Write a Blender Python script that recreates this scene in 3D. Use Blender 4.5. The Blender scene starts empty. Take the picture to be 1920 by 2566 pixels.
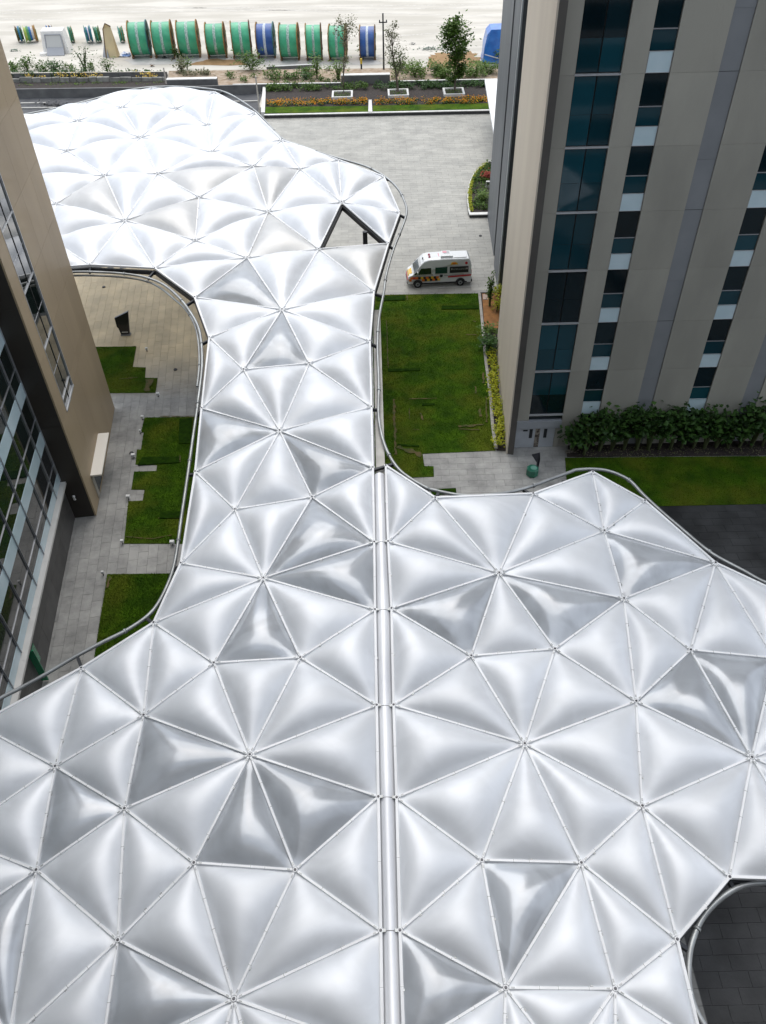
import bpy, bmesh, math, random
from mathutils import Vector, Matrix
from mathutils.geometry import delaunay_2d_cdt

S = bpy.context.scene
COL = S.collection
rnd = random.Random(7)

# ------------------------------------------------------------------ camera, sky, sun, exposure
FPX, CX, CY, HC = 2010.0, 960.0, 1283.0, 36.0          # focal length in photo pixels, centre, eye height (m)
_dn = Vector((1015-CX, -(3370-CY), -FPX)).normalized()
_Z = -_dn
_fw = Vector((0, 0, -1))
_Y = (_fw - _Z*_fw.dot(_Z)).normalized()
_X = _Y.cross(_Z)
RW = Matrix((_X, _Y, _Z))                              # camera axes -> world axes
CAM = Vector((0, 0, HC))
cd = bpy.data.cameras.new('camera')
cam = bpy.data.objects.new('camera', cd); COL.objects.link(cam)
cam.matrix_world = Matrix.Translation(CAM) @ RW.to_4x4()
cd.sensor_fit = 'VERTICAL'; cd.sensor_height = 24.0; cd.lens = 24.0*FPX/2566.0
cd.clip_start = 0.1; cd.clip_end = 3000
S.camera = cam

W = bpy.data.worlds.new("World"); S.world = W; W.use_nodes = True
wn, wl = W.node_tree.nodes, W.node_tree.links
wn.clear()
SUN_EL, SUN_AZ = math.radians(60), math.radians(-4)    # sun ahead of the camera
sky = wn.new('ShaderNodeTexSky'); sky.sky_type = 'NISHITA'; sky.sun_disc = False
sky.sun_elevation = SUN_EL; sky.sun_rotation = SUN_AZ
sky.dust_density = 4.0; sky.air_density = 1.0; sky.ozone_density = 1.0
wtc = wn.new('ShaderNodeTexCoord')
wno = wn.new('ShaderNodeTexNoise'); wno.inputs['Scale'].default_value = 2.2; wno.inputs['Detail'].default_value = 6
wno.inputs['Roughness'].default_value = .55
wl.new(wtc.outputs['Generated'], wno.inputs['Vector'])
wr = wn.new('ShaderNodeValToRGB'); wr.color_ramp.elements[0].position = .36; wr.color_ramp.elements[1].position = .66
wr.color_ramp.elements[0].color = (.35, .35, .35, 1); wr.color_ramp.elements[1].color = (1, 1, 1, 1)
wl.new(wno.outputs['Fac'], wr.inputs['Fac'])
wm = wn.new('ShaderNodeMixRGB'); wm.inputs['Color2'].default_value = (12.7, 13.7, 15.3, 1)   # thin bright cloud
wl.new(wr.outputs['Color'], wm.inputs['Fac']); wl.new(sky.outputs['Color'], wm.inputs['Color1'])
wb = wn.new('ShaderNodeBackground'); wb.inputs['Strength'].default_value = 0.085
wo = wn.new('ShaderNodeOutputWorld')
wl.new(wm.outputs['Color'], wb.inputs['Color']); wl.new(wb.outputs['Background'], wo.inputs['Surface'])

sd = bpy.data.lights.new('sun', 'SUN'); sd.energy = 1.5; sd.angle = math.radians(62); sd.color = (1, .96, .90)
sun = bpy.data.objects.new('sun', sd); COL.objects.link(sun)
_sd = Vector((math.sin(SUN_AZ)*math.cos(SUN_EL), math.cos(SUN_AZ)*math.cos(SUN_EL), math.sin(SUN_EL)))
sun.rotation_euler = _sd.to_track_quat('Z', 'Y').to_euler(); sun.location = (0, 60, 80)
S.view_settings.view_transform = 'Standard'; S.view_settings.look = 'None'
S.view_settings.exposure = 0.42; S.view_settings.gamma = 1; S.view_settings.use_curve_mapping = False

# ------------------------------------------------------------------ photo pixel -> place
def ray(x, y):
    return (RW @ Vector((x-CX, -(y-CY), -FPX)))
def G(x, y, z=0.0):                                    # point at height z seen at pixel x, y
    d = ray(x, y); return CAM + d*((z-HC)/d.z)
def ONP(x, y, p0, n):                                  # point on a plane
    d = ray(x, y); return CAM + d*((Vector(p0)-CAM).dot(n)/d.dot(n))
RT = RW.transposed()
def PJ(p):
    c = RT @ (Vector(p)-CAM); return (CX+FPX*c.x/-c.z, CY-FPX*c.y/-c.z)
def height_to(base, y_top):                            # height of a vertical thing whose top shows at row y_top
    lo, hi = 0.0, 60.0
    for _ in range(40):
        m = (lo+hi)/2
        if PJ((base.x, base.y, base.z+m))[1] > y_top: lo = m
        else: hi = m
    return lo
def Z5(x, y): return (x/2.764, 300+y/2.764)
def Z6(x, y): return (x/2.764, 1000+y/2.764)
def Z8(x, y): return (900+x/3.455, 660+y/3.455)
def Z1(x, y): return (1100+x/2.018, y/2.018)
def Z2(x, y): return (1100+x/2.018, 600+y/2.018)
def Z3(x, y): return (x/2.364, y/2.364)
def Z4(x, y): return (600+x/2.364, y/2.364)
def T(ox, oy): return lambda x, y: (ox+x/2.9554, oy+y/2.9554)
def in_poly(p, poly):
    x, y = p; c = False; j = len(poly)-1
    for i in range(len(poly)):
        xi, yi = poly[i]; xj, yj = poly[j]
        if (yi > y) != (yj > y) and x < (xj-xi)*(y-yi)/(yj-yi)+xi: c = not c
        j = i
    return c

# ------------------------------------------------------------------ materials
MATS = {}
def mat(name, col, rough=.6, metal=0.0, col2=None, scale=3.0, detail=5, bump=0.0, bscale=None, spec=.5, coat=0.0,
        rand=None, lo=.35, hi=.65, stretch=None, extra=None):
    if name in MATS: return MATS[name]
    m = bpy.data.materials.new(name); m.use_nodes = True; MATS[name] = m
    nt = m.node_tree; N, L = nt.nodes, nt.links; b = N['Principled BSDF']
    b.inputs['Roughness'].default_value = rough; b.inputs['Metallic'].default_value = metal
    b.inputs['Specular IOR Level'].default_value = spec; b.inputs['Coat Weight'].default_value = coat
    b.inputs['Base Color'].default_value = (*col, 1)
    tc = N.new('ShaderNodeTexCoord'); src = tc.outputs['Object']
    if stretch:
        mp = N.new('ShaderNodeMapping'); mp.inputs['Scale'].default_value = stretch
        L.new(src, mp.inputs['Vector']); src = mp.outputs['Vector']
    out = None
    if col2:
        no = N.new('ShaderNodeTexNoise'); no.inputs['Scale'].default_value = scale; no.inputs['Detail'].default_value = detail
        L.new(src, no.inputs['Vector'])
        r = N.new('ShaderNodeValToRGB'); r.color_ramp.elements[0].position = lo; r.color_ramp.elements[1].position = hi
        r.color_ramp.elements[0].color = (*col, 1); r.color_ramp.elements[1].color = (*col2, 1)
        L.new(no.outputs['Fac'], r.inputs['Fac']); out = r.outputs['Color']
    if rand:                                            # ('island'|'object', low, high) brightness per piece
        if rand[0] == 'island': s = N.new('ShaderNodeNewGeometry').outputs['Random Per Island']
        else: s = N.new('ShaderNodeObjectInfo').outputs['Random']
        mr = N.new('ShaderNodeMapRange'); mr.inputs['To Min'].default_value = rand[1]; mr.inputs['To Max'].default_value = rand[2]
        L.new(s, mr.inputs['Value'])
        mx = N.new('ShaderNodeVectorMath'); mx.operation = 'SCALE'
        if out: L.new(out, mx.inputs[0])
        else: mx.inputs[0].default_value = col
        L.new(mr.outputs['Result'], mx.inputs['Scale']); out = mx.outputs['Vector']
    if out: L.new(out, b.inputs['Base Color'])
    if bump:
        nb = N.new('ShaderNodeTexNoise'); nb.inputs['Scale'].default_value = bscale or scale*4; nb.inputs['Detail'].default_value = 6
        L.new(src, nb.inputs['Vector'])
        bp = N.new('ShaderNodeBump'); bp.inputs['Strength'].default_value = bump; bp.inputs['Distance'].default_value = .05
        L.new(nb.outputs['Fac'], bp.inputs['Height']); L.new(bp.outputs['Normal'], b.inputs['Normal'])
    return m

def leafmat(name, cols, rough=.5):
    if name in MATS: return MATS[name]
    m = bpy.data.materials.new(name); m.use_nodes = True; MATS[name] = m
    N, L = m.node_tree.nodes, m.node_tree.links; b = N['Principled BSDF']
    b.inputs['Roughness'].default_value = rough; b.inputs['Specular IOR Level'].default_value = .2
    g = N.new('ShaderNodeNewGeometry'); r = N.new('ShaderNodeValToRGB')
    cr = r.color_ramp
    while len(cr.elements) < len(cols): cr.elements.new(.5)
    for i, c in enumerate(cols):
        cr.elements[i].position = i/max(1, len(cols)-1); cr.elements[i].color = (*c, 1)
    L.new(g.outputs['Random Per Island'], r.inputs['Fac']); L.new(r.outputs['Color'], b.inputs['Base Color'])
    tr = N.new('ShaderNodeBsdfTranslucent'); L.new(r.outputs['Color'], tr.inputs['Color'])
    mx = N.new('ShaderNodeMixShader'); mx.inputs['Fac'].default_value = .25
    L.new(b.outputs['BSDF'], mx.inputs[1]); L.new(tr.outputs['BSDF'], mx.inputs[2])
    L.new(mx.outputs['Shader'], N['Material Output'].inputs['Surface'])
    return m

def film(name, col, rough, metal, spec=.6, dirt=.12, coat=.3, trans=.3):
    if name in MATS: return MATS[name]
    m = bpy.data.materials.new(name); m.use_nodes = True; MATS[name] = m
    N, L = m.node_tree.nodes, m.node_tree.links; b = N['Principled BSDF']
    b.inputs['Roughness'].default_value = rough; b.inputs['Metallic'].default_value = metal
    b.inputs['Specular IOR Level'].default_value = spec
    b.inputs['Coat Weight'].default_value = coat; b.inputs['Coat Roughness'].default_value = .12
    tc = N.new('ShaderNodeTexCoord'); oi = N.new('ShaderNodeObjectInfo')
    no = N.new('ShaderNodeTexNoise'); no.inputs['Scale'].default_value = .55; no.inputs['Detail'].default_value = 7
    no.inputs['Distortion'].default_value = 1.2
    L.new(tc.outputs['Object'], no.inputs['Vector'])
    r = N.new('ShaderNodeValToRGB'); r.color_ramp.elements[0].position = .42; r.color_ramp.elements[1].position = .6
    d = tuple(c*(1-dirt) for c in col)
    r.color_ramp.elements[0].color = (*d, 1); r.color_ramp.elements[1].color = (*col, 1)
    L.new(no.outputs['Fac'], r.inputs['Fac'])
    mr = N.new('ShaderNodeMapRange'); mr.inputs['To Min'].default_value = .93; mr.inputs['To Max'].default_value = 1.03
    L.new(oi.outputs['Random'], mr.inputs['Value'])
    sc = N.new('ShaderNodeVectorMath'); sc.operation = 'SCALE'
    L.new(r.outputs['Color'], sc.inputs[0]); L.new(mr.outputs['Result'], sc.inputs['Scale'])
    L.new(sc.outputs['Vector'], b.inputs['Base Color'])
    n2 = N.new('ShaderNodeTexNoise'); n2.inputs['Scale'].default_value = 1.3; n2.inputs['Detail'].default_value = 3
    L.new(tc.outputs['Object'], n2.inputs['Vector'])
    bp = N.new('ShaderNodeBump'); bp.inputs['Strength'].default_value = .12; bp.inputs['Distance'].default_value = .08
    L.new(n2.outputs['Fac'], bp.inputs['Height']); L.new(bp.outputs['Normal'], b.inputs['Normal'])
    tr = N.new('ShaderNodeBsdfTranslucent'); tr.inputs['Color'].default_value = (.9, .92, .95, 1)     # the film lets light through
    ms = N.new('ShaderNodeMixShader'); ms.inputs['Fac'].default_value = trans
    L.new(b.outputs['BSDF'], ms.inputs[1]); L.new(tr.outputs['BSDF'], ms.inputs[2]); L.new(ms.outputs['Shader'], N['Material Output'].inputs['Surface'])
    return m

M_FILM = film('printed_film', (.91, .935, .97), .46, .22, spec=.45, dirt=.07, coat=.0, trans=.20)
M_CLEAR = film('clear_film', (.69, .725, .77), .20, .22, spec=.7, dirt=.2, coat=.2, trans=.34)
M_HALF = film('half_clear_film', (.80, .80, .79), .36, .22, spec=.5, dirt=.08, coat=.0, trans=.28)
M_RIB = mat('white_aluminium', (.86, .87, .88), .5, .05, (.74, .75, .76), 2.0)
M_CAP = mat('dark_cap', (.10, .10, .11), .4, .6)
M_STEEL = mat('dark_steel', (.045, .047, .052), .45, .5)
M_PIPE = mat('grey_pipe', (.42, .44, .44), .38, .5, (.30, .31, .31), 1.2)
M_GUT = mat('gutter_metal', (.84, .85, .87), .5, .35, (.70, .71, .74), 1.0, stretch=(1, .3, 1))
M_BEAMG = mat('beige_steel', (.42, .41, .38), .5, .2, (.34, .33, .30), 1.5)

# ------------------------------------------------------------------ object helpers
def mesh_obj(name, verts, faces, m, parent=None, smooth=False, mats=None, fmat=None):
    me = bpy.data.meshes.new(name); me.from_pydata([tuple(v) for v in verts], [], faces)
    if mats:
        for q in mats: me.materials.append(q)
        if fmat: me.polygons.foreach_set('material_index', fmat)
    else: me.materials.append(m)
    if smooth: me.polygons.foreach_set('use_smooth', [True]*len(me.polygons))
    me.update()
    o = bpy.data.objects.new(name, me); COL.objects.link(o)
    if parent: o.parent = parent; o.location = -Vector(parent.location) if False else (0, 0, 0)
    return o
def tag(o, label=None, cat=None, group=None, kind=None):
    if label: o['label'] = label
    if cat: o['category'] = cat
    if group: o['group'] = group
    if kind: o['kind'] = kind
    return o
def thing(name, label, cat, loc=(0, 0, 0), rz=0.0, group=None):
    o = bpy.data.objects.new(name, None); COL.objects.link(o); o.empty_display_size = .5
    o.location = loc; o.rotation_euler = (0, 0, rz)
    return tag(o, label, cat, group)
class MB:
    def __init__(s): s.v = []; s.f = []; s.fm = []
    def add(s, v, f, mi=0):
        b = len(s.v); s.v += [Vector(q) for q in v]; s.f += [tuple(i+b for i in q) for q in f]; s.fm += [mi]*len(f)
    def box(s, a, b, mi=0, M=None):
        (x0, y0, z0), (x1, y1, z1) = a, b
        v = [(x0,y0,z0),(x1,y0,z0),(x1,y1,z0),(x0,y1,z0),(x0,y0,z1),(x1,y0,z1),(x1,y1,z1),(x0,y1,z1)]
        if M: v = [M @ Vector(q) for q in v]
        s.add(v, [(0,3,2,1),(4,5,6,7),(0,1,5,4),(1,2,6,5),(2,3,7,6),(3,0,4,7)], mi)
    def prism(s, poly, z0, z1, mi=0):                  # poly: list of (x, y)
        n = len(poly)
        ar = sum(poly[i][0]*poly[(i+1) % n][1]-poly[(i+1) % n][0]*poly[i][1] for i in range(n))
        if ar < 0: poly = poly[::-1]
        v = [(p[0], p[1], z0) for p in poly]+[(p[0], p[1], z1) for p in poly]
        s.add(v, [tuple(range(n))[::-1], tuple(range(n, 2*n))]+[(i, (i+1) % n, n+(i+1) % n, n+i) for i in range(n)], mi)
    def tube(s, pts, rads, k=8, mi=0, cap=True):
        pts = [Vector(p) for p in pts]
        if not hasattr(rads, '__len__'): rads = [rads]*len(pts)
        v = []; f = []
        for i, p in enumerate(pts):
            t = (pts[min(i+1, len(pts)-1)]-pts[max(i-1, 0)]).normalized()
            a = t.cross(Vector((0, 0, 1)))
            if a.length < 1e-3: a = t.cross(Vector((0, 1, 0)))
            a.normalize(); c = t.cross(a)
            for j in range(k):
                th = 2*math.pi*j/k
                v.append(p+(a*math.cos(th)+c*math.sin(th))*rads[i])
        for i in range(len(pts)-1):
            for j in range(k):
                f.append((i*k+j, i*k+(j+1) % k, (i+1)*k+(j+1) % k, (i+1)*k+j))
        if cap: f += [tuple(range(k)), tuple(range((len(pts)-1)*k, len(pts)*k))[::-1]]
        s.add(v, f, mi)
    def leaf(s, p, size, up=.5, mi=0, r=rnd):          # a bent leaf of two quads' worth of faces
        d = Vector((r.gauss(0, 1), r.gauss(0, 1), r.gauss(0, up))).normalized()
        a = d.cross(Vector((0, 0, 1)))
        if a.length < .05: a = Vector((1, 0, 0))
        a = (a.normalized()+Vector((r.uniform(-.4, .4), r.uniform(-.4, .4), r.uniform(-.5, .5)))).normalized()
        w = size*r.uniform(.35, .5); l = size*r.uniform(.8, 1.2)
        p = Vector(p); n = d.cross(a)
        s.add([p, p+d*l*.5+a*w+n*w*.3, p+d*l, p+d*l*.5-a*w+n*w*.3], [(0, 1, 2), (0, 2, 3)], mi)
    def build(s, name, m, parent=None, smooth=False, kind=None):
        mats = m if isinstance(m, (list, tuple)) else None
        o = mesh_obj(name, s.v, s.f, None if mats else m, parent, smooth, mats, s.fm if mats else None)
        if kind: o['kind'] = kind
        return o
def smooth_curve(pts, sub=5):
    pts = [Vector(p) for p in pts]; out = []
    for i in range(len(pts)-1):
        p0 = pts[max(i-1, 0)]; p1 = pts[i]; p2 = pts[i+1]; p3 = pts[min(i+2, len(pts)-1)]
        for k in range(sub):
            t = k/sub
            out.append(.5*((2*p1)+(p2-p0)*t+(2*p0-5*p1+4*p2-p3)*t*t+(3*p1-p0-3*p2+p3)*t*t*t))
    out.append(pts[-1]); return out
def tube_n(mb, pts, r, k=10):                           # alias kept short
    mb.tube(pts, r, k)

# ================================================================== THE GROUND
M_SAND = mat('pale_sand', (.60, .565, .50), .95, 0, (.48, .45, .39), .07, 12, bump=.6, bscale=1.2, stretch=(1, 4, 1), spec=.2, lo=.38, hi=.60)
M_ASPH = mat('dark_asphalt', (.055, .057, .062), .85, 0, (.085, .087, .09), .7, 8, bump=.3, bscale=18)
M_BASE = mat('grout', (.17, .17, .165), .9, 0, (.12, .12, .118), 2)
gb = MB()
gb.add([(-900, -400, -.06), (900, -400, -.06), (900, 1500, -.06), (-900, 1500, -.06)], [(0, 1, 2, 3)])
g = gb.build('ground', M_BASE); tag(g, 'bare ground under everything', kind='structure')
yl = [G(x, y).xy for x, y in ((-900, 196), (400, 196), (1900, 196))]
yard = MB(); yard.prism([(-700, 118), (700, 118), (700, 1400), (-700, 1400)], -.05, -.012)
yo = yard.build('sandy_yard', M_SAND); tag(yo, 'pale dusty building yard beyond the planting beds', kind='structure')
road = MB(); _ry = G(300, 226, 0).y; road.prism([(-140, 90), (-15.6, 90), (-15.6, _ry), (-140, _ry)], -.04, -.004)
ro = road.build('road', M_ASPH); tag(ro, 'dark asphalt service road behind the canopy', kind='structure')

# painted drum shade, dug soil and tracks in the yard
def patch(pts, z, m, name, label, jitter=.3):
    c = sum((Vector(p) for p in pts), Vector())/len(pts)
    P = []
    for i in range(len(pts)):
        a, b = Vector(pts[i]), Vector(pts[(i+1) % len(pts)])
        for k in range(6):
            q = a.lerp(b, k/6); q = q+(q-c).normalized()*rnd.uniform(-jitter, jitter); P.append((q.x, q.y, z))
    mb = MB(); mb.add(P, [tuple(range(len(P)))])
    o = mb.build(name, m); tag(o, label, kind='structure'); return o
M_DIRT = mat('brown_dirt', (.33, .21, .10), .95, 0, (.24, .14, .06), .8, 8, bump=.5, bscale=5)
M_SOIL = mat('dark_soil', (.045, .034, .028), .95, 0, (.025, .02, .018), 2.5, 8, bump=.8, bscale=9)
patch([G(*Z4(x, y), .01) for x, y in ((1110, 335), (1180, 305), (1290, 320), (1370, 305), (1450, 360), (1460, 440), (1120, 450))], .01,
      M_DIRT, 'dug_soil', 'patch of bare brown earth beyond the tree planters', .8)
patch([G(*Z4(x, y), .008) for x, y in ((100, 325), (830, 325), (840, 385), (100, 385))], .008,
      mat('painted_shade', (.40, .385, .36), .9, 0, (.52, .50, .46), .3, 6), 'drum_shade', 'greyish painted shade on the sand in front of the cable drums', .9)  # soft shadow of the drums, put into the ground colour
patch([G(*Z3(x, y), .008) for x, y in ((740, 325), (1640, 320), (1640, 375), (760, 385))], .009,
      mat('painted_shade', (.5, .49, .46)), 'drum_shade', 'greyish painted shade strip before the left half of the drum row', .9)  # the left drums' shadow, painted as a greyer strip
patch([G(*Z3(x, y), .01) for x, y in ((1120, 385), (1230, 350), (1420, 350), (1480, 385))], .012,
      M_DIRT, 'dug_soil', 'low brown mound of earth before the green drums', .5)

# ------------------------------------------------------------------ node lists of the canopies (photo pixels)
A = T(0, 200); B = T(500, 200); Cc = T(440, 660); D = T(440, 1120); E5 = T(0, 1580); F = T(500, 1580)
GG = T(0, 2066); HH = T(500, 2066); I = T(940, 1160); J = T(1360, 1160); K = T(940, 1620); Lz = T(1360, 1620)
MM = T(940, 2066); NN = T(1360, 2066)
LN = dict(h5=(-30, 312), a6=(116.7, 282), a4=A(640, 172), a1=A(1125, 65), a19=A(1590, 95), b3=B(412, 250), b4=B(610, 450),
 b8=B(1030, 598), b10=B(1365, 722), b11=B(1483, 990), b12=B(1400, 1218), c3=Cc(1470, 212), c7=Cc(1440, 582), c10=Cc(1452, 1070),
 d4=D(1462, 160), d5=D(1472, 712), d8=D(1478, 1212), f4=F(1313, 560), f5=F(1325, 1238), h3=HH(1343, 792), n6=(959, 2638),
 n5=(640, 2690), n4=(540, 2680), n1=(253, 2668), n2=(23, 2612), n3=(-110, 2318), e9=(-115.6, 2100), e5=(-54.8, 1817.9),
 e2=E5(607, 285), e1=(386.3, 1562.6), d6=D(42, 868), d1=D(148, 190), c8=Cc(195, 1080), c4=Cc(252, 556), c1=Cc(143, 258),
 a18=A(1148, 1400), a17=A(668, 1375), h4=(101, 675), h6=(0, 540),
 a2=A(903, 206), a3=A(1313, 214), a5=A(579, 305), a7=A(1042, 428), a8=A(499, 528), a9=A(1537, 338), a10=A(1566, 537),
 a11=A(778, 711), a12=A(1166, 698), a13=A(1476, 873), a14=A(417, 922), a15=A(928, 1046), a16=A(1447, 1193),
 H1=(5, 353.3), H2=(56, 441), H3=(126, 601), b6=B(400, 643), b7=B(745, 664), b9=B(1053, 912), b13=B(510, 981), b14=B(885, 1259),
 b15=B(355, 1323), c2=Cc(790, 348), c5=Cc(505, 793), c6=Cc(990, 747), c9=Cc(773, 1246), d2=D(442, 470), d3=D(1012, 378),
 d7=D(652, 978), e3=E5(1587, 247), e4=E5(1068, 634), e6=E5(415, 1012), e7=E5(927, 1325), g1=GG(275, 343), g2=GG(878, 862),
 g3=GG(1440, 290), f1=F(748, 207), f3=F(375, 926), h1=HH(710, 343), h2=HH(258, 1297))
LB = 'h5 a6 a4 a1 a19 b3 b4 b8 b10 b11 b12 c3 c7 c10 d4 d5 d8 f4 f5 h3 n6 n5 n4 n1 n2 n3 e9 e5 e2 e1 d6 d1 c8 c4 c1 a18 a17 h4 h6'.split()
RN = dict(r1=I(80, 28), i2=I(445, 265), i3=I(1170, 235), j1=J(370, 75), j2=J(755, 288), j4=J(1277, 748), j7=(2010, 1515),
 q0=(2080, 1830), q2=(2060, 1975), q3=(2070, 2208), m1=NN(1380, 395), m6=NN(992, 857), n7=(1759, 2622), n11=(1541, 2700),
 n10=(1410, 2667), n9=(1260, 2700), n8=(1013, 2635), m4=MM(185, 790), k3=K(160, 1125), k1=K(138, 440), i6=I(122, 1085), i4=I(97, 590),
 i5=I(918, 822), i7=I(712, 1437), i8=I(1330, 1385), j3=J(455, 511), j5=J(600, 1012), j6=J(1093, 1393), j8=(1940, 1652),
 k2=K(1107, 726), l1=Lz(690, 413), l2=Lz(1545, 828), l3=Lz(735, 1187), m2=MM(790, 270), m3=MM(1525, 290), m5=MM(967, 1215),
 m7=NN(535, 1222))
RB = 'r1 i2 i3 j1 j2 j4 j7 q0 q2 q3 m1 m6 n7 n11 n10 n9 n8 m4 k3 k1 i6 i4'.split()
def canopy_z(X, Y):
    return 8.0+.055*(Y-8)+.30*math.sin(X*.33+.5)*math.cos(Y*.21)
def CP(x, y, dz=0.0):                                   # photo pixel -> point on the canopy surface
    z = 9.5
    for _ in range(25):
        p = G(x, y, z); z = canopy_z(p.x, p.y)+dz
    return G(x, y, z)
L_out = [LN[k] for k in LB]; R_out = [RN[k] for k in RB]
OPEN_TRI = [LN[k] for k in ('b9', 'b12', 'b14')]
def hidden_by_canopy(px, m=0):
    return (in_poly(px, L_out) and not in_poly(px, OPEN_TRI)) or in_poly(px, R_out)

# ------------------------------------------------------------------ lawns, beds and paving outlines (photo pixels)
lawnA = [Z5(*p) for p in ((560, 1577), (945, 1572), (920, 1715), (1010, 1718), (1005, 1790), (1092, 1792), (1078, 1892), (700, 1895))]
lawnB = [Z6(*p) for p in ((1003, 130), (1470, 124), (1400, 1003), (860, 1003), (890, 710), (990, 706), (1003, 630), (912, 628),
                          (930, 505), (1085, 500), (1090, 458), (940, 455), (950, 352), (978, 352), (997, 232), (978, 232))]
lawnC = [Z6(*p) for p in ((745, 1216), (1330, 1208), (1300, 1840), (648, 1840), (665, 1735), (690, 1560))]
lawnR = [Z8(*p) for p in ((95, 277), (1035, 262), (1062, 500), (1092, 830), (1132, 1130), (1152, 1400), (1182, 1622), (550, 1650), (565, 1758),
                          (645, 1760), (648, 1848), (430, 1857), (300, 1900), (90, 1900))]
lawnS = [Z2(638, 1106), Z2(1500, 1098), Z2(1655, 1098), (2200, 1135), (2250, 1262), (1920, 1263), (1637, 1269), (1500, 1290), (1425, 1280)]
bedS = [Z2(*p) for p in ((655, 1012), (1655, 985), (2300, 975), (2300, 1092), (1500, 1094), (700, 1102), (648, 1100))]
bedR = [Z8(*p) for p in ((1050, 256), (1230, 250), (1195, 560), (1200, 1000), (1262, 1500), (1272, 1622), (1190, 1622), (1165, 1400), (1140, 1130),
                         (1102, 830), (1072, 500))]
wingA, wingB = G(241.7, 1292), G(285.8, 1022)
U = Vector((-.12, .9927, 0)).normalized(); NV = Vector((U.y, -U.x, 0)); Zv = Vector((0, 0, 1))
M_W = Matrix.Translation(wingA) @ Matrix((U, NV, Zv)).transposed().to_4x4()   # local (s along wall, n outward, z)

def wxy(poly): return [G(*p).xy for p in poly]
lawn_w = [[(q.x, q.y) for q in wxy(p)] for p in (lawnA, lawnB, lawnC, lawnR, lawnS)]
bed_w = [[(q.x, q.y) for q in wxy(p)] for p in (bedS, bedR)]

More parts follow.
